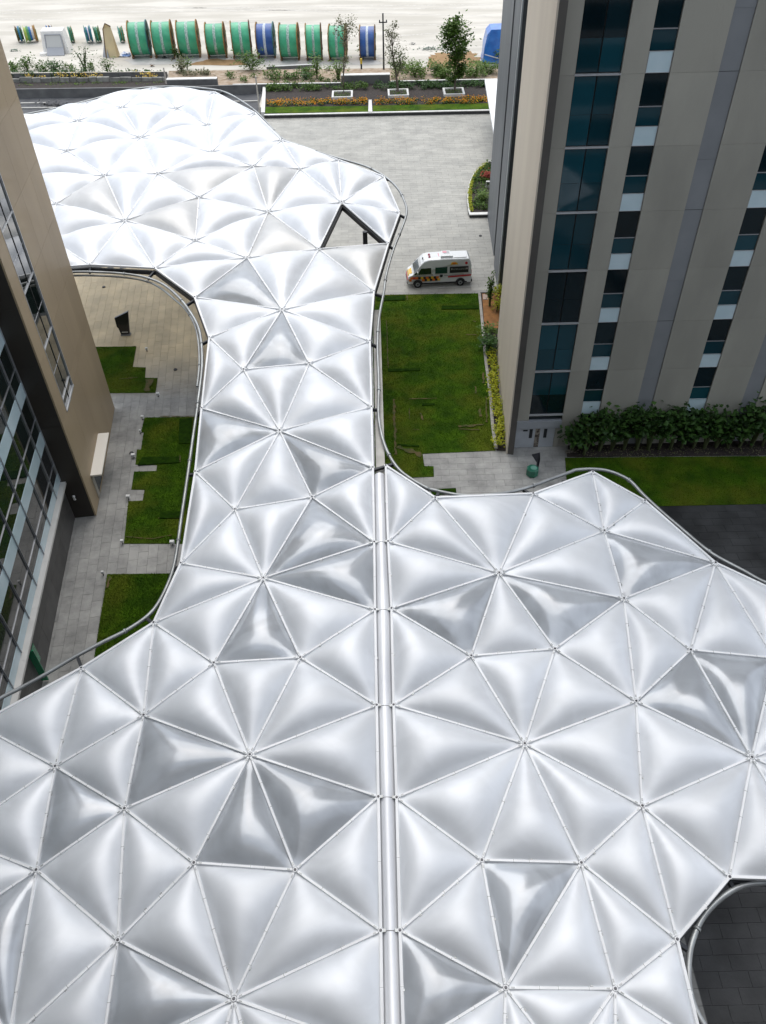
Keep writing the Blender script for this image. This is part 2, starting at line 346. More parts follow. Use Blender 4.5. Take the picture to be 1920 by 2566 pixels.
# ------------------------------------------------------------------ paving: real slabs with open joints
def slabmat(name, mode, c1, c2, c3, rough=.62):
    m = bpy.data.materials.new(name); m.use_nodes = True
    N, L = m.node_tree.nodes, m.node_tree.links; b = N['Principled BSDF']
    ge = N.new('ShaderNodeNewGeometry'); pos = ge.outputs['Position']
    n1 = N.new('ShaderNodeTexNoise'); n1.inputs['Scale'].default_value = .42; n1.inputs['Detail'].default_value = 12; n1.inputs['Roughness'].default_value = .72
    L.new(pos, n1.inputs['Vector'])
    r1 = N.new('ShaderNodeValToRGB'); e = r1.color_ramp.elements; e[0].position = .36; e[1].position = .62
    e[0].color = (*c1, 1); e[1].color = (*c2, 1); L.new(n1.outputs['Fac'], r1.inputs['Fac'])
    s = ge.outputs['Random Per Island'] if mode == 'island' else N.new('ShaderNodeObjectInfo').outputs['Random']
    mr = N.new('ShaderNodeMapRange'); mr.inputs['To Min'].default_value = .92; mr.inputs['To Max'].default_value = 1.08
    L.new(s, mr.inputs['Value'])
    # warm stone lies in the round court behind the brown building
    sx = N.new('ShaderNodeSeparateXYZ'); L.new(pos, sx.inputs['Vector'])
    fy = N.new('ShaderNodeMapRange'); fy.inputs['From Min'].default_value = 50.5; fy.inputs['From Max'].default_value = 57.5
    L.new(sx.outputs['Y'], fy.inputs['Value'])
    fx = N.new('ShaderNodeMapRange'); fx.inputs['From Min'].default_value = -7.0; fx.inputs['From Max'].default_value = -9.5
    L.new(sx.outputs['X'], fx.inputs['Value'])
    fy2 = N.new('ShaderNodeMapRange'); fy2.inputs['From Min'].default_value = 76; fy2.inputs['From Max'].default_value = 72
    L.new(sx.outputs['Y'], fy2.inputs['Value'])
    mm = N.new('ShaderNodeMath'); mm.operation = 'MULTIPLY'; L.new(fy.outputs[0], mm.inputs[0]); L.new(fx.outputs[0], mm.inputs[1])
    m3 = N.new('ShaderNodeMath'); m3.operation = 'MULTIPLY'; L.new(mm.outputs[0], m3.inputs[0]); L.new(fy2.outputs[0], m3.inputs[1])
    mx = N.new('ShaderNodeMixRGB'); mx.inputs['Color2'].default_value = (*c3, 1)
    n3 = N.new('ShaderNodeTexNoise'); n3.inputs['Scale'].default_value = .45; n3.inputs['Detail'].default_value = 6; L.new(pos, n3.inputs['Vector'])
    r3 = N.new('ShaderNodeValToRGB'); r3.color_ramp.elements[0].position = .3; r3.color_ramp.elements[1].position = .7
    r3.color_ramp.elements[0].color = (*[q*.8 for q in c3], 1); r3.color_ramp.elements[1].color = (*[min(1, q*1.15) for q in c3], 1)
    L.new(n3.outputs['Fac'], r3.inputs['Fac']); L.new(r3.outputs['Color'], mx.inputs['Color2'])
    L.new(m3.outputs[0], mx.inputs['Fac']); L.new(r1.outputs['Color'], mx.inputs['Color1'])
    # tower shade right of the canopy is put into the slab colour
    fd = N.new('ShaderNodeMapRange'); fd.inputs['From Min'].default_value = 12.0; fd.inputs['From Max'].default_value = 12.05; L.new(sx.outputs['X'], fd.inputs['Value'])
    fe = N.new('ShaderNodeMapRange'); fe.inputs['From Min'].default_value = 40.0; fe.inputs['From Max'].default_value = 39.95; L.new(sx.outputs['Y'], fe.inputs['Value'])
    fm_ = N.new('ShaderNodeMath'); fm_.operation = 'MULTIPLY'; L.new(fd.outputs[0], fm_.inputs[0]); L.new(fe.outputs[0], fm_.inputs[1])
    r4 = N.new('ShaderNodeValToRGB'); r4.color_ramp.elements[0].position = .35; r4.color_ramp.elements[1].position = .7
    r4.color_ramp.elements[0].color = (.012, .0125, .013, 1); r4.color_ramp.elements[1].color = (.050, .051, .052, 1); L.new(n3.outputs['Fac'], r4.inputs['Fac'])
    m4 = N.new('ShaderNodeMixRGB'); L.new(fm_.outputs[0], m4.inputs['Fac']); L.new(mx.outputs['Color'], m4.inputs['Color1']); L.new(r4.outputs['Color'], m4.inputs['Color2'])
    sc = N.new('ShaderNodeVectorMath'); sc.operation = 'SCALE'
    L.new(m4.outputs['Color'], sc.inputs[0]); L.new(mr.outputs[0], sc.inputs['Scale']); L.new(sc.outputs['Vector'], b.inputs['Base Color'])
    b.inputs['Roughness'].default_value = rough
    rr = N.new('ShaderNodeMapRange'); rr.inputs['To Min'].default_value = rough-.22; rr.inputs['To Max'].default_value = rough+.15
    L.new(n1.outputs['Fac'], rr.inputs['Value']); L.new(rr.outputs[0], b.inputs['Roughness'])
    n2 = N.new('ShaderNodeTexNoise'); n2.inputs['Scale'].default_value = 7; n2.inputs['Detail'].default_value = 6; L.new(pos, n2.inputs['Vector'])
    bp = N.new('ShaderNodeBump'); bp.inputs['Strength'].default_value = .25; bp.inputs['Distance'].default_value = .02
    L.new(n2.outputs['Fac'], bp.inputs['Height']); L.new(bp.outputs['Normal'], b.inputs['Normal'])
    return m
PC = ((.20, .198, .188), (.38, .372, .348), (.62, .50, .31))
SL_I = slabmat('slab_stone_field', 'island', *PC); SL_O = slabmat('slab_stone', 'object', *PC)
PF = ((.27, .265, .238), (.39, .38, .34), (.33, .27, .19))
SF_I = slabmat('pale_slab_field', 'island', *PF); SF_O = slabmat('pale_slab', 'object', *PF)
def make_paving(name, label, x0, x1, y0, y1, sx, sy, M, keep, mi, mo, n_ind, gap=.014):
    base = MB(); c = [M @ Vector((a, b, -.03)) for a, b in ((x0, y0), (x1, y0), (x1, y1), (x0, y1))]
    base.add(c, [(0, 1, 2, 3)]); root = base.build(name, M_BASE); tag(root, label, kind='structure')
    unit = MB(); hx, hy = (sx-gap)/2, (sy-gap)/2
    unit.box((-hx, -hy, -.03), (hx, hy, 0)); tpl = unit.build('paving_slab', mo, root)
    tm = tpl.data; COL.objects.unlink(tpl); bpy.data.objects.remove(tpl)
    spots = []
    j = 0; y = y0
    while y < y1:
        x = x0-(sx/2 if j % 2 else 0)
        while x < x1:
            p = M @ Vector((x+sx/2, y+sy/2, 0)); px = PJ(p)
            if keep(p, px): spots.append(((p-CAM).length, p, x+sx/2, y+sy/2))
            x += sx
        y += sy; j += 1
    def seen(p):
        px = PJ(p)
        return -5 < px[0] < 1925 and -5 < px[1] < 2570 and not hidden_by_canopy(px) and not any(in_poly((p.x, p.y), q) for q in lawn_w+bed_w)
    spots.sort(key=lambda t: (not seen(t[1]), t[0]))
    ang = M.to_euler().z
    for i, (d, p, a, b) in enumerate(spots[:n_ind]):
        o = bpy.data.objects.new('paving_slab', tm); COL.objects.link(o); o.parent = root
        o.location = (p.x, p.y, rnd.uniform(-.003, .003)); o.rotation_euler = (rnd.gauss(0, .0012), rnd.gauss(0, .0012), ang)
    f = MB()
    for d, p, a, b in spots[n_ind:]:
        z = rnd.uniform(-.003, .003)
        v = [M @ Vector((a+u_*hx, b+w_*hy, zz)) for zz in (-.03, z) for u_, w_ in ((-1, -1), (1, -1), (1, 1), (-1, 1))]
        f.add(v, [(4, 5, 6, 7), (0, 1, 5, 4), (1, 2, 6, 5), (2, 3, 7, 6), (3, 0, 4, 7)])
    if f.v:
        o = f.build('paving_slab_field', mi, root, kind='stuff')
    return root
def mostly_hidden(p, px):
    # skip slabs that only the roofs would ever cover
    if not hidden_by_canopy(px): return False
    for dx, dy in ((55, 0), (-55, 0), (0, 60), (0, -60)):
        if not hidden_by_canopy((px[0]+dx, px[1]+dy)): return False
    return True
def keep_far(p, px): return -120 < px[0] < 1330 and not mostly_hidden(p, px)
def keep_left(p, px): return px[0] > -150 and not mostly_hidden(p, px) and ((M_W.inverted() @ p).y > -1.9 or (M_W.inverted() @ p).x > 11.9)
def keep_right(p, px): return p.x > -5.0 and px[0] < 2150 and not mostly_hidden(p, px) and not (p.x > 9.5 and p.y > 44)
I4 = Matrix.Identity(4)
make_paving('plaza_paving', 'pale grey stone slab plaza around the ambulance', -15.5, 18, 65.9, 114.2, 1.5, .6, I4, keep_far, SF_I, SF_O, 300)
make_paving('court_paving', 'grey and tan stone slab court beside the brown building', -29, 34, -9, 13, 1.2, .6, M_W, keep_left, SL_I, SL_O, 300)
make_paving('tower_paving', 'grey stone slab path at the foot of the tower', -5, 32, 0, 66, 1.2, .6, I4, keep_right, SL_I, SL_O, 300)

# ------------------------------------------------------------------ lawns
M_GRASS = mat('turf', (.055, .12, .003), .95, 0, (.026, .066, .002), .9, 10, bump=.9, bscale=26, spec=.15, lo=.38, hi=.62)
M_BLADE = leafmat('grass_blades', [(.024, .068, .001), (.055, .14, .003), (.036, .10, .002), (.085, .155, .006)], .9)
def patchy(m, col, amount=.55):
    N, L = m.node_tree.nodes, m.node_tree.links
    b = N['Principled BSDF']; lk = b.inputs['Base Color'].links[0]; src = lk.from_socket
    g = N.new('ShaderNodeNewGeometry'); no = N.new('ShaderNodeTexNoise'); no.inputs['Scale'].default_value = .33; no.inputs['Detail'].default_value = 5
    L.new(g.outputs['Position'], no.inputs['Vector'])
    r = N.new('ShaderNodeMapRange'); r.inputs['From Min'].default_value = .46; r.inputs['From Max'].default_value = .66; r.inputs['To Max'].default_value = amount
    L.new(no.outputs['Fac'], r.inputs['Value'])
    mx = N.new('ShaderNodeMixRGB'); mx.inputs['Color2'].default_value = (*col, 1)
    L.new(r.outputs[0], mx.inputs['Fac']); L.new(src, mx.inputs['Color1'])
    for q in [k for k in src.links if k.to_node != mx]:
        t = q.to_socket; L.remove(q); L.new(mx.outputs['Color'], t)
patchy(M_GRASS, (.13, .14, .012)); patchy(M_BLADE, (.15, .165, .014), .6)
M_BARE = mat('bare_turf', (.12, .085, .03), .95, 0, (.05, .07, .012), 3, 8, bump=.8, bscale=14)
def make_lawn(poly_w, label, n, h=.06):
    mb = MB(); mb.prism(poly_w, -.02, .04)
    o = mb.build('lawn', M_GRASS); tag(o, label, kind='structure')
    xs = [p[0] for p in poly_w]; ys = [p[1] for p in poly_w]
    v = []; f = []; r = random.Random(len(poly_w)*91+n); c = 0
    while c < n:
        x, y = r.uniform(min(xs), max(xs)), r.uniform(min(ys), max(ys))
        if not in_poly((x, y), poly_w): n -= .3; continue
        a = r.uniform(0, 6.28); w = r.uniform(.012, .03); t = r.uniform(-.05, .05); q = r.uniform(-.05, .05); hh = h*r.uniform(.6, 1.3)
        b = len(v); v += [(x-w*math.cos(a), y-w*math.sin(a), .038), (x+w*math.cos(a), y+w*math.sin(a), .038), (x+t, y+q, .04+hh)]
        f.append((b, b+1, b+2)); c += 1
    g_ = mesh_obj('grass', v, f, M_BLADE); tag(g_, 'short green blades of '+label, 'grass', kind='stuff')
    return o
make_lawn(lawn_w[0], 'stepped lawn by the black sign board', 9000)
make_lawn(lawn_w[1], 'notched lawn in the middle of the court', 24000)
make_lawn(lawn_w[2], 'lawn nearest the glass front below the canopy edge', 22000)
make_lawn(lawn_w[3], 'large lawn between the canopy and the tower', 60000)
make_lawn(lawn_w[4], 'shaded lawn in front of the tower shrubs', 30000)

M_DARKT = mat('dark_turf', (.010, .030, .002), .98, 0, (.022, .055, .003), 4, 8, bump=.9, bscale=30, spec=.05)
def strip(pts, z, m, name, label):
    q = [G(*p, z) for p in pts]
    mb = MB(); mb.prism([(a.x, a.y) for a in q], .03, z)
    o = mb.build(name, m); tag(o, label, kind='structure'); return o
def seam(p, q, w, z=.10, m=M_BARE, name='turf_seam', label='bare brown seam between laid turf rolls'):
    a, b = G(*p, .04), G(*q, .04); d = (b-a); L_ = d.length; d.normalize(); n = Vector((-d.y, d.x, 0))
    k = max(4, int(L_/.25)); l1 = []; l2 = []
    for i in range(k+1):
        c = a.lerp(b, i/k)+n*rnd.gauss(0, w*.25)
        ww = w*rnd.uniform(.25, 1.1)
        l1.append((c.x+n.x*ww, c.y+n.y*ww)); l2.append((c.x-n.x*ww, c.y-n.y*ww))
    v = [(x, y, z) for x, y in l1]+[(x, y, z) for x, y in l2]
    mb = MB(); mb.add(v, [(i, i+1, k+2+i, k+1+i) for i in range(k)]); o = mb.build(name, m); tag(o, label, kind='structure')
# dark turf patches and brown seams seen in the photograph
strip([Z6(1243, 137), (Z6(1332, 130)), Z6(1318, 305), Z6(1237, 305)], .11, M_DARKT, 'turf_patch', 'dark square turf patch at the corner of the notched lawn')
strip([Z6(985, 400), Z6(1245, 398), Z6(1240, 438), Z6(955, 455)], .11, M_DARKT, 'turf_patch', 'dark long turf strip across the notched lawn')
strip([Z6(1112, 778), Z6(1265, 776), Z6(1258, 822), Z6(1103, 825)], .11, M_DARKT, 'turf_patch', 'short dark turf strip at the right edge of the notched lawn')
strip([Z8(150, 283), Z8(400, 275), Z8(400, 315), Z8(150, 322)], .11, M_DARKT, 'turf_patch', 'dark turf strip at the far left corner of the large lawn')
strip([Z8(715, 365), Z8(1035, 362), Z8(1038, 392), Z8(712, 395)], .11, M_DARKT, 'turf_patch', 'dark turf strip at the far right of the large lawn')
strip([Z8(250, 912), Z8(530, 905), Z8(530, 925), Z8(250, 935)], .105, M_DARKT, 'turf_patch', 'thin dark turf edge left of the middle of the large lawn')
strip([Z8(545, 1210), Z8(655, 1205), Z8(655, 1222), Z8(545, 1230)], .105, M_DARKT, 'turf_patch', 'small dark turf edge in the middle of the large lawn')
strip([Z8(330, 1560), Z8(520, 1572), Z8(520, 1586), Z8(330, 1576)], .105, M_DARKT, 'turf_patch', 'thin dark turf edge near the paved notch')
for a_, b_, w_ in ((Z8(238, 500), Z8(252, 910), .05), (Z8(430, 1178), Z8(672, 1172), .06), (Z8(300, 1180), Z8(318, 1660), .11), (Z8(436, 1260), Z8(436, 1350), .05),
                   (Z8(535, 1300), Z8(548, 1360), .10), (Z8(860, 1415), Z8(1080, 1400), .13), (Z8(1005, 1070), Z8(1010, 1130), .1), (Z8(1100, 1160), Z8(1105, 1380), .08),
                   (Z8(985, 500), Z8(1010, 510), .1), (Z8(330, 1590), Z8(545, 1665), .28), (Z8(860, 1440), Z8(1040, 1445), .06), (Z8(1075, 950), Z8(1078, 1040), .1),
                   (Z8(1045, 1260), Z8(1050, 1330), .12), (Z8(925, 620), Z8(1015, 622), .06), (Z8(415, 280), Z8(418, 320), .07), (Z8(470, 1440), Z8(520, 1445), .05)):
    seam(a_, b_, w_)
for a_, b_, w_ in ((Z6(870, 955), Z6(1060, 972), .05), (Z6(1060, 972), Z6(1190, 945), .05), (Z6(1247, 395), Z6(1248, 440), .07), (Z6(1098, 828), Z6(1255, 828), .04),
                   (Z5(825, 1800), Z5(955, 1788), .06), (Z5(1040, 1800), Z5(1020, 1885), .35), (Z6(760, 1230), Z6(748, 1310), .12), (Z6(1110, 124), Z6(1370, 122), .06)):
    seam(a_, b_, w_)

print('GROUND DONE')

M_TRACK = mat('track_sand', (.50, .475, .425), .95, 0, (.60, .57, .51), .8, 6)
for a_, b_, w_ in ((Z3(-50, 60), Z4(1500, 25), .35), (Z3(-50, 78), Z4(1500, 44), .35), (Z3(300, 20), Z4(1500, 95), .3), (Z3(900, 118), Z4(1500, 150), .25), (Z4(880, 215), Z4(1440, 175), .3), (Z3(-20, 110), Z3(740, 122), .3)):
    seam(a_, b_, w_, z=.002, m=M_TRACK, name='wheel_track', label='faint wheel track across the sandy yard')

# ================================================================== THE CUSHION CANOPIES
NSUB = 16
def cushion(tri, bulge_k, m, parent, name='cushion'):
    a, b, c = tri
    n = (b-a).cross(c-a)
    if n.z < 0: b, c = c, b; n = -n
    n.normalize()
    L_ = ((b-a).length+(c-b).length+(a-c).length)/3
    cen = (a+b+c)/3
    ins = .035/max(.5, L_)                               # leave the frame a little free
    a, b, c = [p.lerp(cen, ins) for p in (a, b, c)]
    v = []; f = []; idx = {}
    h = bulge_k*L_
    for i in range(NSUB+1):
        for j in range(NSUB+1-i):
            k = NSUB-i-j
            w = (i/NSUB, j/NSUB, k/NSUB)
            t = (27*w[0]*w[1]*w[2])
            z = h*(t**.80 if t > 0 else 0)
            idx[(i, j)] = len(v)
            v.append(a*w[0]+b*w[1]+c*w[2]+n*(z+.02))
    for i in range(NSUB):
        for j in range(NSUB-i):
            f.append((idx[(i, j)], idx[(i+1, j)], idx[(i, j+1)]))
            if i+j < NSUB-1: f.append((idx[(i+1, j)], idx[(i+1, j+1)], idx[(i, j+1)]))
    # orient upward
    p, q, r = (v[x] for x in f[0])
    if (q-p).cross(r-p).z < 0: f = [t[::-1] for t in f]
    return mesh_obj(name, v, f, m, parent, smooth=True)

def unit_bar(name, w, h, m, taper=.6):
    mb = MB()
    v = [(0, -w/2, 0), (0, w/2, 0), (0, w/2*taper, h), (0, -w/2*taper, h)]
    v = v+[(1, y, z) for _, y, z in v]
    mb.add(v, [(0, 1, 2, 3), (4, 7, 6, 5), (0, 4, 5, 1), (1, 5, 6, 2), (2, 6, 7, 3), (3, 7, 4, 0)])
    o = mb.build(name, m); me = o.data; bpy.data.objects.remove(o); return me
def place_bar(name, me, p, q, parent, dz=0.0, shrink=0.0):
    d = (q-p); L_ = d.length-2*shrink
    x = d.normalized(); y = Vector((0, 0, 1)).cross(x).normalized(); z = x.cross(y)
    o = bpy.data.objects.new(name, me); COL.objects.link(o); o.parent = parent
    o.matrix_world = Matrix.Translation(p+x*shrink+Vector((0, 0, dz))) @ Matrix((x*L_, y, z)).transposed().to_4x4()
    return o
ME_RIB = unit_bar('rib', .105, .07, M_RIB, .7)
ME_EDGE = unit_bar('edge_rib', .12, .11, M_RIB, .8)
ME_BEAM = unit_bar('edge_beam', .16, .26, M_STEEL, 1.0)
_c = MB()
_c.tube([(0, 0, 0), (0, 0, .02)], .05, 10); _c.tube([(0, 0, .02), (0, 0, .045)], .03, 8)
_o = _c.build('node_cap', M_CAP); ME_CAP = _o.data; bpy.data.objects.remove(_o)
_c = MB(); _c.tube([(0, 0, 0), (0, 0, .05)], .085, 12)
_o = _c.build('node_disc', M_RIB); ME_DISC = _o.data; bpy.data.objects.remove(_o)

def build_canopy(nodes, border, label, open_px, clear_px, extra_edges=()):
    keys = list(nodes); pos = {k: CP(*nodes[k]) for k in keys}
    root = thing('cushion_canopy', label, 'canopy', (0, 0, 0))
    ii = {k: i for i, k in enumerate(keys)}
    edges = [(ii[border[i]], ii[border[(i+1) % len(border)]]) for i in range(len(border))]+[(ii[a], ii[b]) for a, b in extra_edges]
    co = [Vector((pos[k].x, pos[k].y)) for k in keys]
    vv, ee, ff, *_r = delaunay_2d_cdt(co, edges, [], 0, 1e-4)
    assert len(vv) == len(co), (len(vv), len(co))
    ov = _r[0]; remap = [o[0] for o in ov]
    out = [nodes[k] for k in border]
    tris = []; eset = {}
    for f_ in ff:
        t = [keys[remap[i]] for i in f_]
        c = (sum(nodes[k][0] for k in t)/3, sum(nodes[k][1] for k in t)/3)
        if not in_poly(c, out): continue
        tris.append((t, c))
        for a, b in ((0, 1), (1, 2), (2, 0)):
            e = tuple(sorted((t[a], t[b]))); eset[e] = eset.get(e, 0)+1
    def hit(c, t, lst):
        P = [nodes[k] for k in t]
        return any(in_poly(q, P) for q in lst)
    for t, c in tris:
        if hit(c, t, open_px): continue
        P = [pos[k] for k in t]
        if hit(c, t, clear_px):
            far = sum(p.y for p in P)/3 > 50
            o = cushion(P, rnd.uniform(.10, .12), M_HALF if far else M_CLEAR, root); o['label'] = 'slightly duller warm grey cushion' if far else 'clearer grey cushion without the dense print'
        else: cushion(P, rnd.uniform(.118, .138), M_FILM, root)
    nr = 0
    for (a, b), cnt in sorted(eset.items()):
        if cnt == 1:
            place_bar('edge_rib', ME_EDGE, pos[a], pos[b], root, .0)
            place_bar('edge_beam', ME_BEAM, pos[a], pos[b], root, -.42)
        else:
            place_bar('rib', ME_RIB, pos[a], pos[b], root, .035, .10)
    for k in keys:
        for nm, me, dz in (('node_disc', ME_DISC, .055), ('node_cap', ME_CAP, .10)):
            o = bpy.data.objects.new(nm, me); COL.objects.link(o); o.parent = root; o.location = pos[k]+Vector((0, 0, dz))
    # small clamp joints and bolt heads along the ribs
    jb = MB()
    for (a, b), cnt in sorted(eset.items()):
        A_, B_ = pos[a], pos[b]; d = (B_-A_); L_ = d.length; x = d.normalized(); y = Vector((0, 0, 1)).cross(x).normalized(); z = x.cross(y)
        M = Matrix.Translation(A_) @ Matrix((x, y, z)).transposed().to_4x4()
        for f_ in ([.31, .52, .74] if cnt > 1 else [.5]):
            q = L_*(f_+rnd.uniform(-.05, .05))
            jb.box((q-.006, -.056, .09), (q+.006, .056, .112), 0, M)
            if rnd.random() < .4: jb.box((q+.05, .045, .05), (q+.13, .085, .10), 0, M)
        if cnt > 1:
            for s_ in (.22, L_-.22): jb.box((s_-.05, -.018, .10), (s_+.05, .018, .118), 0, M)
    jo = jb.build('rib_clamps', M_PIPE, root, kind='stuff')
    return root, pos, tris, eset
open_px = [B(1110, 1150)]
clear_L = [D(1150, 600), Z8(0, 0), F(430, 120), E5(1180, 950), E5(480, 1250), F(330, 1300), F(760, 1150), GG(1150, 1250), GG(60, 1000), Cc(500, 200),
           Cc(790, 640), B(560, 1180), B(570, 750), Cc(300, 1230), D(1150, 950), D(1150, 210), B(1280, 1330), A(650, 930), A(1300, 1020), A(1400, 680), HH(150, 150)]
clear_R = [I(1450, 1100), I(600, 1200), J(750, 750), Lz(1100, 350), Lz(1400, 250), MM(1130, 550), MM(450, 1200), J(230, 1000)]
rootL, posL, trisL, esL = build_canopy(LN, LB, 'large winding canopy of white triangular air cushions left of the gutter', open_px, clear_L, [('b9', 'b14'), ('b14', 'b12'), ('b9', 'b12')])
rootR, posR, trisR, esR = build_canopy(RN, RB, 'white triangular air cushion canopy right of the gutter by the tower', [], clear_R)
print('TRIS', len(trisL), len(trisR), 'EDGES', len(esL), len(esR))

# black steel frame round the missing cushion
bigbeam = unit_bar('opening_beam', .26, .34, M_STEEL, 1.0)
for a, b in (('b9', 'b14'), ('b9', 'b12'), ('b14', 'b12')):
    place_bar('opening_beam', bigbeam, posL[a], posL[b], rootL, -.42, .1)
# columns down to the paving (the one in the opening shows)
def column(p, parent, r=.16, lean=(0, 0)):
    mb = MB(); mb.tube([(p.x+lean[0], p.y+lean[1], -.02), (p.x, p.y, p.z-.15)], [r*1.1, r], 12)
    mb.tube([(p.x+lean[0], p.y+lean[1], -.02), (p.x+lean[0], p.y+lean[1], .06)], r*2, 12)
    mb.build('column', M_STEEL, parent, smooth=False)
pm = posL['b9'].lerp(posL['b12'], .5)
column(CP(*B(1225, 1108)), rootL, .17)
for k in ('a7', 'b13', 'c2', 'c9', 'd7', 'f3', 'g2'): column(posL[k], rootL)
for k in ('i5', 'k2', 'j5', 'l3', 'm5'): column(posR[k], rootR)

# ------------------------------------------------------------------ round edge pipes with their arms
def pipe(ptspx, dz, r, parent, name='edge_pipe'):
    pts = smooth_curve([CP(x, y, dz) for x, y in ptspx], 6)
    mb = MB(); mb.tube(pts, r, 10)
    # flanged joints along the pipe
    acc = 0
    for i in range(1, len(pts)-1):
        acc += (pts[i]-pts[i-1]).length
        if acc > 5.5:
            d = (pts[i+1]-pts[i]).normalized(); mb.tube([pts[i]-d*.05, pts[i]+d*.05], r*1.35, 10); acc = 0
    o = mb.build(name, M_PIPE, parent, smooth=True); return pts
pl_top = [A(-60, 318), A(160, 262), A(400, 215), A(640, 158), A(900, 88), A(1100, 56), A(1300, 50), A(1500, 62), A(1655, 88), B(300, 150), B(410, 228),
          B(500, 318), B(610, 432), B(750, 488), B(925, 549), B(1090, 598), B(1250, 648), B(1380, 722), B(1470, 808), B(1520, 905), B(1535, 985),
          B(1500, 1100), B(1440, 1250), B(1385, 1440), Z8(215, 250), Z8(172, 480), Z8(160, 720), Z8(172, 1050), Z8(168, 1300), Z8(200, 1500), Z8(260, 1660),
          Z8(350, 1790), Z8(470, 1880), Z8(600, 1952)]
pr_top = [Z8(600, 1952), Z8(800, 1996), I(700, 243), I(850, 236), I(1000, 216), I(1150, 176), I(1300, 120), I(1450, 66), J(250, 52), J(370, 46), J(500, 64), J(640, 128),
          J(750, 240), J(890, 370), J(1040, 498), J(1160, 600), J(1280, 688), J(1480, 795), J(1655, 888), (2010, 1492), (2120, 1560)]
pl_left = [Z5(300, 1070), Z5(480, 1056), Z5(620, 1054), Z5(830, 1064), Z5(1000, 1090), Z5(1130, 1140), Z5(1230, 1220), Z5(1310, 1320), Z5(1372, 1430), Z5(1396, 1550), Z5(1401, 1700),
           Z5(1386, 1850), Z5(1365, 2000), Z6(1374, 20), Z6(1340, 250), Z6(1302, 520), Z6(1256, 830), Z6(1215, 1110), Z6(1160, 1290), Z6(1060, 1465), Z6(900, 1588),
           Z6(700, 1690), Z6(500, 1797), Z6(300, 1915), Z6(130, 2008), Z6(0, 2075), (-70, 1798)]
pr_ring = [(2100, 2215), (2000, 2208), NN(1655, 430), NN(1500, 450), NN(1380, 502), NN(1260, 600), NN(1168, 720), NN(1105, 880), NN(1082, 1040), NN(1088, 1200), NN(1122, 1340), NN(1192, 1478),
           NN(1290, 1590), NN(1420, 1680)]
P1 = pipe(pl_top, -.25, .085, rootL); P2 = pipe(pl_left, -.25, .085, rootL)
P3 = pipe(pr_top, -.25, .085, rootR); P4 = pipe(pr_ring, -.25, .10, rootR)
pl_left2 = [(x+(-7 if y > 700 else 0), y+(9 if y < 760 else 0)) for x, y in pl_left[1:12]]
pipe(pl_left2, -.6, .07, rootL)
armme = unit_bar('edge_arm', .13, .16, M_STEEL, 1.0)
def arms(pos, border, nodes, pipes, parent, lim=4.5, every=None):
    for i, k in enumerate(border):
        p = pos[k]; best = None
        for P in pipes:
            for q in P:
                d = (q-p).length
                if best is None or d < best[0]: best = (d, q)
        if best and .25 < best[0] < lim:
            place_bar('edge_arm', armme, p+Vector((0, 0, -.12)), best[1]+Vector((0, 0, -.06)), parent, -.1)
arms(posL, LB, LN, (P1, P2), rootL); arms(posR, RB, RN, (P3, P4), rootR)

# ------------------------------------------------------------------ gutter between the two canopies
gut = thing('expansion_gutter', 'long silver half round gutter running between the two canopies', 'gutter')
lft = [posL[k] for k in ('d4', 'd5', 'd8', 'f4', 'f5', 'h3', 'n6')]
rgt = [posR[k] for k in ('i4', 'i6', 'k1', 'k3', 'm4', 'n8')]
rgt = [CP(965.5, 1186)]+rgt
def interp(lst, y):
    for a, b in zip(lst, lst[1:]):
        if (a.y-y)*(b.y-y) <= 0: return a.lerp(b, (y-a.y)/(b.y-a.y))
    return (lst[0] if abs(lst[0].y-y) < abs(lst[-1].y-y) else lst[-1])
y_a, y_b = CP(950, 1186).y, 6.2
brk = [y_a]+[posL[k].y for k in ('d5', 'd8', 'f4', 'f5', 'h3')]+[y_b]
for s_ in range(len(brk)-1):
    mb = MB(); ys = [brk[s_]-.012+(brk[s_+1]+.012-(brk[s_]-.012))*t/6 for t in range(7)]; K_ = 12; v = []
    for y in ys:
        a, b = interp(lft, y), interp(rgt, y); a = Vector((a.x+.04, y, a.z+.0)); b = Vector((b.x-.04, y, b.z+.0))
        for j in range(K_+1):
            t = j/K_; p = a.lerp(b, t)
            p.z += -.30*abs(math.cos(math.pi*t))**1.5*0 + (.15*math.sin(math.pi*t)-.08)
            if j in (0, K_): p.z -= .05
            v.append(p)
    f = [(i*(K_+1)+j, i*(K_+1)+j+1, (i+1)*(K_+1)+j+1, (i+1)*(K_+1)+j) for i in range(6) for j in range(K_)]
    mb.add(v, f); mb.build('gutter_length', M_GUT, gut, smooth=True)
# dark side channels under the gutter, sleeves at the joints, tapered end
for lst, sx in ((lft, .06), (rgt, -.06)):
    mb = MB(); pts = []
    for t in range(25):
        y = y_a+(y_b-y_a)*t/24; q = interp(lst, y); pts.append(Vector((q.x+sx, y, q.z-.16)))
    mb.tube(pts, .05, 6); mb.build('side_channel', M_PIPE, gut)
for y in brk[1:-1]:
    a, b = interp(lft, y), interp(rgt, y)
    for q, s in ((a, 1), (b, -1)):
        mb = MB(); mb.box((q.x-.02 if s > 0 else q.x-.16, y-.05, q.z-.05), (q.x+.16 if s > 0 else q.x+.02, y+.05, q.z+.09))
        mb.build('joint_bracket', M_PIPE, gut)
a, b = CP(955.5, 1184), CP(946, 742)
mb = MB()
mb.box((a.x-.26, a.y-1.2, a.z-.75), (a.x+.20, b.y, a.z-.35)); mb.build('gutter_beam', M_BEAMG, gut)
mb = MB(); mb.box((a.x-.42, a.y-1.0, a.z-.60), (a.x-.32, b.y-.5, a.z-.48)); mb.build('gutter_rail', M_PIPE, gut)
mb = MB()
